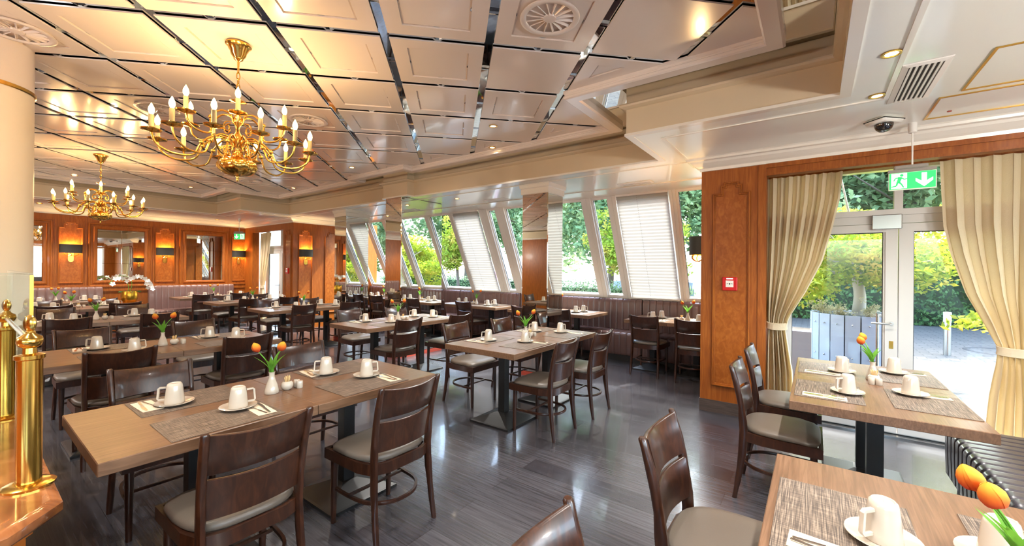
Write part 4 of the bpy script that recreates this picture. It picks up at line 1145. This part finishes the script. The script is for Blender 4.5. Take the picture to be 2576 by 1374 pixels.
GT = {}
def double(x0, x1, y0, y1, name, grp='tables in two rows across the room', seats='abcd', cen=True, tul=(0.4, 2.9), near='right', far='left', f='front', bk='back'):
    ym = (y0+y1)/2; xm = (x0+x1)/2; L = y1-y0
    table(x0, x1, y0, ym, 'square brown pedestal table, %s half of the %s' % (f, name), grp)
    table(x0, x1, ym, y1, 'square brown pedestal table, %s half of the %s' % (bk, name), grp)
    if 'a' in seats: setting(x1-.185, y0+.445, PI/2, '%s %s place, %s' % (near, f, name), (x1-.27, y0+.55), hdl=1.4)
    if 'b' in seats: setting(x1-.185, y0+1.215, PI/2, '%s %s place, %s' % (near, bk, name), (x1-.31, y0+1.32), hdl=1.2)
    if 'c' in seats: setting(x0+.190, y0+.445, -PI/2, '%s %s place, %s' % (far, f, name), (x0+.24, y0+.375), hdl=-2.2)
    if 'd' in seats: setting(x0+.190, y0+1.30, -PI/2, '%s %s place, %s' % (far, bk, name), (x0+.26, y0+1.19), hdl=-2.0)
    if cen: centre(xm, y0+.775, name, PI/2, tul)
N1 = 'nearest left table'
N2 = 'second left table'
N3 = 'third left table'
N4 = 'fourth left table'
N5 = 'last left table by the mirror wall'
M1 = 'centre table'
M2 = 'second middle table'
M3 = 'third middle table'
M4 = 'fourth middle table'
M5 = 'last middle table by the mirror wall'
R1 = 'table before the doors'
R2 = 'cut-off table at lower right'
A1 = 'bench table beside the pier'
A2 = 'bench table behind the nearest column'
A3 = 'bench table between the columns'
A4 = 'far bench table'
double(-2.985, -2.14, .312, 1.972, N1, tul=(3.98, 0.22))
double(-5.33, -4.46, .36, 1.99, N2, tul=(3.63, 0.86))
double(-8.34, -7.50, .36, 2.04, N3, tul=(3.79, 0.83))
double(-10.88, -10.02, .42, 2.06, N4, tul=(4.17, 0.27))
double(-12.72, -11.90, .42, 2.06, N5, tul=(3.79, 0.35))
double(-2.935, -2.09, 2.815, 4.42, M1, tul=(3.93, 0.75))
double(-5.19, -4.36, 2.90, 4.48, M2, tul=(3.85, 0.76))
double(-8.17, -7.30, 3.05, 4.66, M3, tul=(3.99, 0.56))
double(-10.42, -9.56, 3.06, 4.55, M4, tul=(3.40, 0.87))
double(-12.60, -11.78, 3.03, 4.60, M5, tul=(3.90, 0.92))
GR = 'tables along the dark ribbed bench'
# table before the glass doors
table(-.115, .695, 2.79, 3.515, 'square brown pedestal table, near half of the '+R1, GR)
table(-.115, .695, 3.515, 4.24, 'square brown pedestal table, far half of the '+R1, GR)
setting(.07, 3.15, -PI/2, 'near left place, '+R1, (.165, 3.155), hdl=-2.4)
setting(.07, 3.84, -PI/2, 'far left place, '+R1, (.165, 3.79), hdl=1.0)
setting(.52, 3.20, PI/2, 'near right place, '+R1, (.47, 3.345), hdl=1.2)
setting(.52, 3.87, PI/2, 'far right place, '+R1, (.47, 3.98), hdl=1.0)
centre(.325, 3.67, R1, -PI/2, (3.77, 2.2))
table(-.12, .69, .50, 1.22, 'square brown pedestal table, near half of the '+R2, GR)
table(-.12, .69, 1.22, 1.945, 'square brown pedestal table, far half of the '+R2, GR)
setting(.07, 1.50, -PI/2, 'near left place, '+R2, (.155, 1.475), hdl=-2.3)
setting(.52, 1.56, PI/2, 'right place, '+R2, (.385, 1.54), hdl=1.0)
centre(.365, 1.33, R2, -PI/2, (3.9, 3.3))
# bench tables of the alcove
GA = 'bench tables in the window alcove'
def btable(x0, x1, y0, y1, name, sets, vx, tul=(2.8, .2)):
    xm = (x0+x1)/2
    table(x0, xm, y0, y1, 'brown pedestal table, left half of the '+name, GA)
    table(xm, x1, y0, y1, 'brown pedestal table, right half of the '+name, GA)
    for (sx, sy, r_, w_) in sets: setting(sx, sy, r_, w_+' place, '+name, nap=True)
    centre(vx, (y0+y1)/2, name, PI, tul)
btable(-2.32, -1.06, 5.87, 6.67, A1, [(-1.95, 6.06, 0, 'front left'), (-1.93, 6.47, PI, 'rear left'), (-1.30, 6.06, 0, 'front right'), (-1.28, 6.47, PI, 'rear right')], -1.50, (3.77, .6))
btable(-4.58, -2.94, 5.95, 6.73, A2, [(-3.30, 6.15, 0, 'front right'), (-3.30, 6.53, PI, 'rear right'), (-4.15, 6.15, 0, 'front left'), (-4.15, 6.53, PI, 'rear left')], -3.75, (3.9, .5))
btable(-6.50, -4.92, 6.02, 6.74, A3, [(-5.32, 6.20, 0, 'front right'), (-5.32, 6.55, PI, 'rear right'), (-6.12, 6.20, 0, 'front left'), (-6.12, 6.55, PI, 'rear left')], -5.72, (3.6, .7))
btable(-9.70, -8.10, 6.02, 6.74, A4, [(-9.25, 6.20, 0, 'front left'), (-9.25, 6.55, PI, 'rear left'), (-8.5, 6.20, 0, 'front right')], -8.85, (2.8, .4))

# ------------------------------------------------------------------ chairs in place
GC1 = 'chairs of the left table row'; GC2 = 'chairs of the middle table row'; GC3 = 'chairs at the window alcove tables'; GC4 = 'chairs of the right hand tables'
for (x, y, f_, l_, g_) in (
  (-1.85, .75, '-x', 'dark wooden chair seen from behind, front of the nearest left table', GC1),
  (-1.83, 1.505, '-x', 'dark wooden chair seen from behind at the back end of the nearest left table', GC1),
  (-3.485, .755, '+x', 'dark wooden chair facing the camera at the front of the nearest left table', GC1),
  (-3.50, 1.69, '+x', 'dark wooden chair facing the camera at the back end of the nearest left table', GC1),
  (-4.285, .755, '-x', 'dark wooden chair, back to camera, front of the second left table', GC1),
  (-4.31, 1.63, '-x', 'dark wooden chair, back to camera, far end of the second left table', GC1),
  (-6.03, .77, '+x', 'dark wooden chair facing the camera at the front of the second left table', GC1),
  (-6.03, 1.68, '+x', 'dark wooden chair facing the camera at the back end of the second left table', GC1),
  (-7.38, .82, '-x', 'dark wooden chair, back to camera, at the front of the third left table', GC1),
  (-7.35, 1.68, '-x', 'dark wooden chair, back to camera, at the back end of the third left table', GC1),
  (-9.22, .89, '+x', 'dark wooden chair facing the camera at the front of the third left table', GC1),
  (-9.26, 1.75, '+x', 'dark wooden chair facing the camera at the back end of the third left table', GC1),
  (-9.86, .94, '-x', 'dark wooden chair, back to camera, at the front of the fourth left table', GC1),
  (-9.87, 1.78, '-x', 'dark wooden chair, back to camera, at the back end of the fourth left table', GC1),
  (-11.40, .98, '+x', 'dark wooden chair facing the camera at the front of the fourth left table', GC1),
  (-11.36, 1.72, '+x', 'dark wooden chair facing the camera at the back end of the fourth left table', GC1),
  (-1.80, 3.25, '-x', 'dark wooden chair at the front of the centre table, on its open floor side', GC2),
  (-1.77, 3.96, '-x', 'dark wooden chair at the back of the centre table, on its open floor side', GC2),
  (-3.45, 3.47, '+x', 'dark wooden chair with a grey seat at the front left of the centre table', GC2),
  (-3.36, 4.22, '+x', 'dark wooden chair at the back left of the centre table', GC2),
  (-4.18, 3.40, '-x', 'dark wooden chair seen from behind at the front of the second middle table', GC2),
  (-4.06, 4.20, '-x', 'dark wooden chair seen from behind at the back of the second middle table', GC2),
  (-5.86, 3.58, '+x', 'dark wooden chair facing the camera at the front of the second middle table', GC2),
  (-5.62, 4.27, '+x', 'dark wooden chair facing the camera before the wide mirrored column', GC2),
  (-7.20, 3.58, '-x', 'dark wooden chair seen from behind at the front of the third middle table', GC2),
  (-7.18, 4.44, '-x', 'dark wooden chair seen from behind at the back of the third middle table', GC2),
  (-8.95, 3.71, '+x', 'dark wooden chair facing the camera at the front of the third middle table', GC2),
  (-8.72, 4.42, '+x', 'dark wooden chair facing the camera at the back of the third middle table', GC2),
  (-9.42, 3.58, '-x', 'dark wooden chair seen from behind at the front of the fourth middle table', GC2),
  (-9.40, 4.33, '-x', 'dark wooden chair seen from behind at the back of the fourth middle table', GC2),
  (-10.95, 3.56, '+x', 'dark wooden chair facing the camera at the front of the fourth middle table', GC2),
  (-10.95, 4.33, '+x', 'dark wooden chair facing the camera at the back of the fourth middle table', GC2),
  (-11.62, 3.43, '-x', 'dark wooden chair, back to camera, at the last middle table, front', GC2),
  (-11.70, 4.20, '-x', 'dark wooden chair, back to camera, at the last middle table, back', GC2),
  (-1.96, 5.70, '+y', 'dark wooden chair at the bench table beside the wood pier, the left one', GC3),
  (-1.31, 5.64, .12, 'dark wooden chair at the bench table, partly cut off by the wood pier', GC3),
  (-4.16, 5.78, '+y', 'dark wooden chair just left of the nearest mirrored column at the bench table', GC3),
  (-3.38, 5.76, '+y', 'dark wooden chair mostly hidden behind the nearest mirrored column', GC3),
  (-5.64, 5.88, '+y', 'dark wooden chair at the bench table between the mirrored columns', GC3),
  (-6.35, 5.85, '+y', 'dark wooden chair hidden behind the wide mirrored column edge', GC3),
  (-8.50, 5.87, .25, 'dark wooden chair turned sideways at the far bench table', GC3),
  (-9.35, 5.87, '+y', 'dark wooden chair at the far bench table nearest the alcove end wall', GC3),
  (-.45, 3.235, '+x', 'dark wooden chair in profile at the near left of the table before the doors', GC4),
  (-.45, 3.94, '+x', 'dark wooden chair in profile at the far left of the table before the doors', GC4),
  (-.525, 1.72, '+x', 'dark wooden chair seen sideways by the cut-off table at lower right', GC4),
  (-.55, .80, '+x', 'dark wooden chair of which only the top rail shows at the bottom edge', GC4)):
    chair(x, y, f_, l_, g_)

# orchid on its stand
t = thing('plinth', 'plain wooden plinth under the gold orchid pot', 'plinth', (-12.25, 2.27, 0))
MB().bbox(-.17, .17, -.17, .17, 0, .67, .006).build('body', wood, t)
MB().bbox(-.19, .19, -.19, .19, .67, .70, .006).build('top', wood, t)
t = tag(MB().lathe([(.001, 0), (.10, 0), (.13, .05), (.145, .13), (.142, .21), (.13, .25), (.12, .25), (.13, .20), (.001, .19)], 36, caps=False).build('plant_pot', golds, None, 50), 'round gold glazed pot holding the white orchid', 'plant pot')
t.location = (-12.25, 2.27, .7005)
t = thing('orchid', 'white flowering orchid in a gold pot before the wall mirror', 'orchid', (-12.25, 2.27, .895))
MB().tube(smoothpath([(0, 0, 0), (.02, .03, .18), (.02, .03, .30), (0, .10, .37), (0, .24, .34), (0, .33, .22), (0, .36, .10)]), .006, 6).build('stem', stemg, t, 60)
MB().tube(smoothpath([(0, -.02, 0), (.02, -.03, .2), (.02, -.12, .33), (.02, -.25, .32), (.02, -.33, .22)]), .006, 6).build('stem', stemg, t, 60)
random.seed(12)
pts = [(0, .06, .36), (0, .12, .38), (0, .18, .37), (0, .24, .33), (0, .29, .28), (0, .33, .22), (0, .35, .16), (0, .37, .09), (.02, -.06, .28), (.02, -.12, .34), (.02, -.18, .34), (.02, -.24, .33), (.02, -.28, .22), (.02, 0.0, .33), (0, .27, .21), (0, .30, .13)]
for p in pts:
    f_ = MB(); A = Matrix.Translation((p[0]+.05+random.uniform(-.02, .02), p[1], p[2])) @ Matrix.Rotation(random.uniform(-.5, .5), 4, 'Z') @ Matrix.Rotation(PI/2+random.uniform(-.4, .4), 4, 'Y')
    for k in range(5):
        B_ = A @ Matrix.Rotation(2*PI*k/5, 4, 'Z')
        f_.add([(0, 0, 0), (.022, -.020, .006), (.045, -.014, .010), (.052, 0, .008), (.045, .014, .010), (.022, .020, .006)], [(0, 1, 2, 3, 4, 5)], B_)
    f_.build('flower', orchidw, t)
lf = MB()
for k in range(5):
    A = Matrix.Rotation(1.2*k, 4, 'Z'); lf.add([(0, 0, 0), (.06, -.03, .05), (.16, -.03, .06), (.2, 0, .03), (.16, .03, .06), (.06, .03, .05)], [(0, 1, 2, 3, 4, 5)], A)
lf.build('leaves', leafd, t)

# ------------------------------------------------------------------ buffet counter at the left edge
CZ = .95
t = thing('buffet_counter', 'polished stone topped wooden counter with a chamfered corner at the lower left', 'counter', (-1.6, 0, 0))
cp = [(-4.2+1.6, -1.2), (.30, -1.2), (.30, -.10), (.257, .068), (.152, .155), (-4.2+1.6, .155)]
MB().sweep(cp, [(.02, CZ), (.008, CZ-.003), (0, CZ-.012), (0, CZ-.030), (.008, CZ-.040), (.02, CZ-.043)], True).prism(inset(cp, .0199), CZ-.043, CZ).build('countertop', countertop, t, 40)
b1 = inset(cp, .055); b2 = inset(cp, .045)
MB().prism(b1, .12, CZ-.044).build('body', burl, t)
MB().prism(inset(cp, .04), .10, .14).prism(inset(cp, .045), CZ-.07, CZ-.044).build('edge_moulding', wood, t)
MB().prism(inset(cp, .08), .0, .10).build('plinth', baseb, t)
def post(x, y, label):
    t = thing('brass_post', label, 'post', (x, y, CZ), 0, 'brass posts on the counter')
    MB().lathe([(.001, 0), (.046, 0), (.047, .006), (.040, .010), (.026, .012)], 28).build('base_flange', brass, t, 40)
    MB().lathe([(.0225, .010), (.0225, .315), (.0265, .318), (.0265, .327), (.013, .331), (.012, .345)], 28).build('shaft', brass, t, 40)
    MB().lathe([(.010, .343), (.020, .350), (.0235, .360), (.021, .372), (.010, .380), (.009, .386)], 20).build('knob', brass, t, 50)
    m_ = MB(); M = Matrix.Translation((0, 0, .405)) @ Matrix.Rotation(math.radians(35), 4, 'Z') @ Matrix.Rotation(PI/2, 4, 'X')
    m_.lathe([(.001, -.006), (.012, -.005), (.015, 0), (.012, .005), (.001, .006)], 24, M @ Matrix.Scale(1.5, 4, (0, 1, 0)), caps=False)
    m_.build('finial_disc', brass, t, 60); return t
post(-1.586, .112, 'tall polished brass post with a disc finial on the counter corner')
p2 = post(-2.36, .112, 'second brass post with a disc finial, cut by the left edge')
t = tag(MB().tube([(-1.588, .112, CZ+.36), (-2.358, .112, CZ+.36)], .006, 10).build('tray_rail', chrome), 'thin steel rail between the two brass posts', 'rail')
t = thing('glass_screen', 'clear acrylic screen standing on the counter before the round column', 'glass screen', (-1.95, .14, CZ))
MB().box(-.9, -.005, -.004, .004, .001, .52).build('panel', acryl, t)
MB().box(-.004, .004, -.62, .0, .001, .52).build('panel', acryl, t)
MB().box(.0, .005, -.004, .004, .001, .52).build('edge_strip', brass, t)
MB().box(-.9, .0, -.004, .004, .521, .527).box(-.004, .004, -.62, -.004, .521, .527).build('edge_strip', acryl, t)
t = thing('menu_holder', 'clear holder with a cream folded card behind the brass posts', 'card holder', (-2.75, .0, CZ), .9)
MB().box(-.11, .11, -.10, .10, .001, .008).build('base', acryl, t)
MB().box(-.08, .08, -.004, .0, .008, .34).build('card', plasw, t)
MB().box(-.08, .08, -.004, .06, .34, .37).build('lid', plasw, t)
# ------------------------------------------------------------------ outside
struct(MB().box(-60, 60, 7.12, 70, -.12, -.03).box(-.95, 60, 5.14, 7.12, -.12, -.03).box(-60, -10.32, 5.2, 7.12, -.12, -.03).build('ground', pave))
t = tag(MB().box(-.5, 2.6, 5.25, 9.3, -.029, -.012).build('door_mat', grate), 'large ribbed metal mat outside the glass doors', 'mat')
struct(MB().box(-60, 60, 22, 34, -.029, -.024).build('road', asphalt))
def leafcloud(mb, c, rad, n_, size, seed, shell=.55, flat=.25):
    R_ = random.Random(seed)
    blobs = [(Vector((R_.gauss(0, .42), R_.gauss(0, .42), R_.gauss(0, .38))), R_.uniform(.28, .5)) for _ in range(26)]
    for i in range(n_):
        b_, br_ = R_.choice(blobs)
        d = Vector((R_.gauss(0, 1), R_.gauss(0, 1), R_.gauss(0, 1))).normalized()
        p = b_+d*br_*(shell+(1-shell)*R_.random())
        p = Vector((c[0]+p.x*rad[0], c[1]+p.y*rad[1], c[2]+p.z*rad[2]))
        if p.z < .05: continue
        s = size*R_.uniform(.6, 1.3)
        a = Vector((R_.gauss(0, 1), R_.gauss(0, 1), R_.gauss(0, .7))).normalized(); b2_ = a.cross(Vector((R_.gauss(0, 1), R_.gauss(0, 1), R_.gauss(0, 1)))).normalized()
        mb.add([p-a*s, p-b2_*s*.45, p+a*s, p+b2_*s*.45], [(0, 1, 2, 3)])
    return mb
def tree(x, y, h_, rad, n_, size, lm, label, seed, trunk=.12, group=None, zc=None, bk=barkd, tz=-.03):
    t = thing('tree', label, 'tree', (x, y, tz), 0, group)
    R_ = random.Random(seed)
    zc = zc or h_*.62
    m_ = MB(); m_.tube(smoothpath([(0, 0, 0), (.015*h_, 0, h_*.2), (-.01*h_, .01*h_, h_*.4), (0, 0, zc)], 4), [trunk*(1-.04*i) for i in range(13)], 10); m_.build('trunk', bk, t, 60)
    m_ = MB()
    for k in range(12):
        a = R_.uniform(0, 2*PI); e = R_.uniform(.2, 1.2); z0 = h_*R_.uniform(.36, .6); L = rad[0]*R_.uniform(.6, 1.0)
        m_.tube(smoothpath([(0, 0, z0), (L*.4*math.cos(a), L*.4*math.sin(a), z0+L*.3*e), (L*math.cos(a), L*math.sin(a), z0+L*.7*e)], 3), [trunk*.3*(1-.11*i) for i in range(7)], 6)
    m_.build('branches', bk, t, 60)
    leafcloud(MB(), (0, 0, zc), rad, int(n_*1.7), size, seed).build('crown', lm, t); return t
# round planter with its tree
PX, PY = .60, 9.05
t = thing('planter', 'round planter of pale blue grey upright planks with a tree outside the doors', 'planter', (PX, PY, -.03))
pl = MB(); NP = 20
for k in range(NP):
    a0 = 2*PI*(k+.04)/NP; a1 = 2*PI*(k+.96)/NP; r0, r1_ = .62, .66
    pl.prism([(r0*math.cos(a0), r0*math.sin(a0)), (r1_*math.cos(a0), r1_*math.sin(a0)), (r1_*math.cos(a1), r1_*math.sin(a1)), (r0*math.cos(a1), r0*math.sin(a1))], 0, .83)
pl.build('planks', plankw, t)
MB().lathe([(.60, .01), (.625, .01), (.625, .80), (.60, .80)], 60).build('liner', sealm, t)
MB().lathe([(.0, .74), (.61, .74)], 40, caps=False).build('soil', barkd, t)
nb = MB()
for k in range(NP):
    a = 2*PI*(k+.5)/NP
    for z in (.15, .68): nb.lathe([(.001, .014), (.012, .008), (.012, 0)], 8, Matrix.Translation((.66*math.cos(a), .66*math.sin(a), z)) @ Matrix.Rotation(a, 4, 'Z') @ Matrix.Rotation(PI/2, 4, 'Y'))
nb.build('bolts', chrome, t)
tree(PX, PY, 1.9, (1.55, 1.45, .78), 11000, .05, leafy, 'yellow green maple growing from the round planter', 3, .10, zc=1.12, bk=bark, tz=.71)
for i, (dx, dy, l_) in enumerate(((-.50, -.12, 'pale heather at the left edge of the round planter'), (-.30, -.42, 'pale heather in the round planter just left of the trunk'), (.10, -.52, 'pale heather in the round planter right of the trunk'), (.42, -.32, 'pale heather in the round planter near the door post'))):
    o_ = tag(leafcloud(MB(), (0, 0, .13), (.16, .16, .14), 700, .018, 40+i).build('heather', heath), l_, 'shrub', 'heathers in the round planter'); o_.location = (PX+dx, PY+dy, .74)
# bollard, manhole, sign boards
t = thing('bollard', 'steel bollard light with a pale top on the paving', 'bollard', (2.01, 10.82, -.03))
MB().lathe([(.001, 0), (.055, 0), (.055, .62)], 24).build('post', chrome, t, 40)
MB().lathe([(.055, .62), (.056, .80), (.001, .81)], 24).build('lamp_head', plasw, t, 40)
t = tag(MB().lathe([(.42, 0), (.45, .008), (.50, .008), (.52, 0)], 40, caps=False).build('manhole_cover', sealm), 'round dark manhole ring in the paving beyond the doors', 'manhole cover'); t.location = (2.95, 11.9, -.029)
t = thing('planter_box', 'small pale grey planter box outside beside the left curtain', 'planter', (-.27, 7.0, -.03))
MB().box(-.35, .24, -.25, .25, 0, .72).build('body', plankw, t)
MB().box(-.33, .22, -.23, .23, .70, .722).build('soil', barkd, t)
t = thing('sign_board', 'white arched sign board with a purple disc outside the slanted window', 'sign', (-9.1, 11.2, -.03), math.radians(32))
arc = [(-.26, 0), (.26, 0)]+[(.26*math.cos(PI*k/16), 1.35+.26*math.sin(PI*k/16)) for k in range(17)]
Mx = Matrix(((1, 0, 0, 0), (0, 0, -1, 0), (0, 1, 0, 0), (0, 0, 0, 1)))
MB().prism(arc, 0, .03, Mx).build('board', plasw, t)
MB().lathe([(0, .033), (.17, .033), (.17, .03)], 28, Mx @ Matrix.Translation((0, 1.32, 0)), caps=False).build('disc', purple, t)
w_ = MB()
for i in range(5): w_.box(-.16+.02*(i % 2), .16-.03*(i % 3), -.034, -.03, .98-.11*i, 1.01-.11*i)
w_.build('printed_lines', terraf, t)
# hedges
GH = 'clipped hedges outside'
def hedge(x0, x1, y, d, z, n_, label, lm=leafd, size=.07, seed=1):
    R_ = random.Random(seed); m_ = MB(); L = x1-x0
    for i in range(n_):
        f = R_.random(); px_ = R_.uniform(-L/2, L/2)
        if f < .62: p = (px_, -d/2+R_.gauss(0, .09), R_.uniform(0, z))
        elif f < .85: p = (px_, R_.uniform(-d/2, d/2), z+R_.gauss(0, .10))
        else: p = (R_.choice((-1, 1))*L/2+R_.gauss(0, .08), R_.uniform(-d/2, d/2), R_.uniform(0, z))
        p = Vector(p); s = size*R_.uniform(.6, 1.3)
        a = Vector((R_.gauss(0, 1), R_.gauss(0, 1), R_.gauss(0, 1))).normalized(); b2_ = a.cross(Vector((R_.gauss(0, 1), R_.gauss(0, 1), R_.gauss(0, 1)))).normalized()
        m_.add([p-a*s, p-b2_*s*.5, p+a*s, p+b2_*s*.5], [(0, 1, 2, 3)])
    t = thing('hedge', label, 'hedge', ((x0+x1)/2, y, -.03), 0, GH)
    m_.build('leaves', lm, t)
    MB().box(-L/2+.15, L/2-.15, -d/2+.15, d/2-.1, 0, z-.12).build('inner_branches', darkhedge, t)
    return t
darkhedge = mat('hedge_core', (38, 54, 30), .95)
hedge(-1.6, 13, 17.2, 1.6, 2.3, 15000, 'tall green hedge behind the planter and the bollard', size=.075, seed=5)
hedge(-9.2, -3.6, 15.2, .9, .9, 5000, 'low light green hedge outside the slanted windows', leafg, .05, 6)
hedge(-24, -10.5, 17.5, 1.0, 1.0, 6000, 'low hedge far left outside the slanted windows', leafg, .06, 8)
GTr = 'trees outside'
for i, (x, y, h_, rd, n_, sz, lm, l_) in enumerate((
  (2.6, 19.5, 9.5, (4.6, 3.4, 3.6), 15000, .16, leafg, 'tall green tree behind the hedge, seen above the glass doors'),
  (8.5, 20.5, 9, (4.0, 3.2, 3.4), 9000, .16, leafg, 'green tree behind the hedge at the far right'),
  (-3.0, 17.6, 7.5, (3.4, 2.6, 3.0), 14000, .12, leafg, 'green tree outside the slanted window nearest the wood pier'),
  (-7.6, 17.4, 8.5, (3.6, 2.8, 3.6), 15000, .13, leafg, 'green tree outside the wide slanted window left of the blind'),
  (-12.6, 19.0, 8.5, (3.8, 3.0, 3.6), 13000, .14, leafg, 'green tree outside, right of the sign board'),
  (-18.5, 19.5, 8.5, (4.2, 3.0, 3.6), 13000, .15, leafd, 'dark green tree outside, behind the arched sign board'),
  (-26.0, 21.0, 9.0, (5.0, 3.2, 3.8), 11000, .17, leafg, 'green tree outside at the far left of the windows'),
  (-36.0, 24.0, 9.0, (6.0, 4, 4.2), 9000, .2, leafd, 'dark tree outside beyond the alcove end'),
  (-5.2, 14.3, 4.0, (1.7, 1.3, 1.3), 6000, .07, leafy, 'small yellow green tree outside the narrow slanted window'),
  (-14.0, 14.2, 4.2, (1.7, 1.3, 1.4), 6000, .07, leafy, 'small yellow green tree outside the far windows'))):
    tree(x, y, h_, rd, n_, sz, lm, l_, 50+i, .16 if h_ > 5 else .09, GTr)
# parked car beyond the windows
t = thing('car', 'silver blue parked car outside the slanted windows', 'car', (-6.6, 20.8, -.025), 0)
prof = [(-2.1, .35), (-2.1, .75), (-1.9, .95), (-1.3, 1.02), (-.7, 1.42), (.7, 1.45), (1.4, 1.05), (2.0, .98), (2.1, .8), (2.1, .35)]
def yz(y, p): return [(a, y, b_) for a, b_ in p]
MB().loft([yz(-.82, [(a*.97, .35+(b_-.35)*.9) for a, b_ in prof]), yz(-.86, [(a, .35+(b_-.35)*.62) for a, b_ in prof]), yz(-.68, prof), yz(.68, prof), yz(.86, [(a, .35+(b_-.35)*.62) for a, b_ in prof]), yz(.82, [(a*.97, .35+(b_-.35)*.9) for a, b_ in prof])][1:5]).build('body', carp, t, 30)
MB().box(-.62, .62, -.79, -.77, 1.05, 1.33).build('side_window', smoked, t)
for sx in (-1.3, 1.3):
    for sy in (-.8, .8):
        MB().lathe([(.001, -.1), (.20, -.1), (.32, -.08), (.32, .08), (.20, .1), (.001, .1)], 24, Matrix.Translation((sx, sy, .32)) @ Matrix.Rotation(PI/2, 4, 'X')).build('wheel', sealm, t, 40)
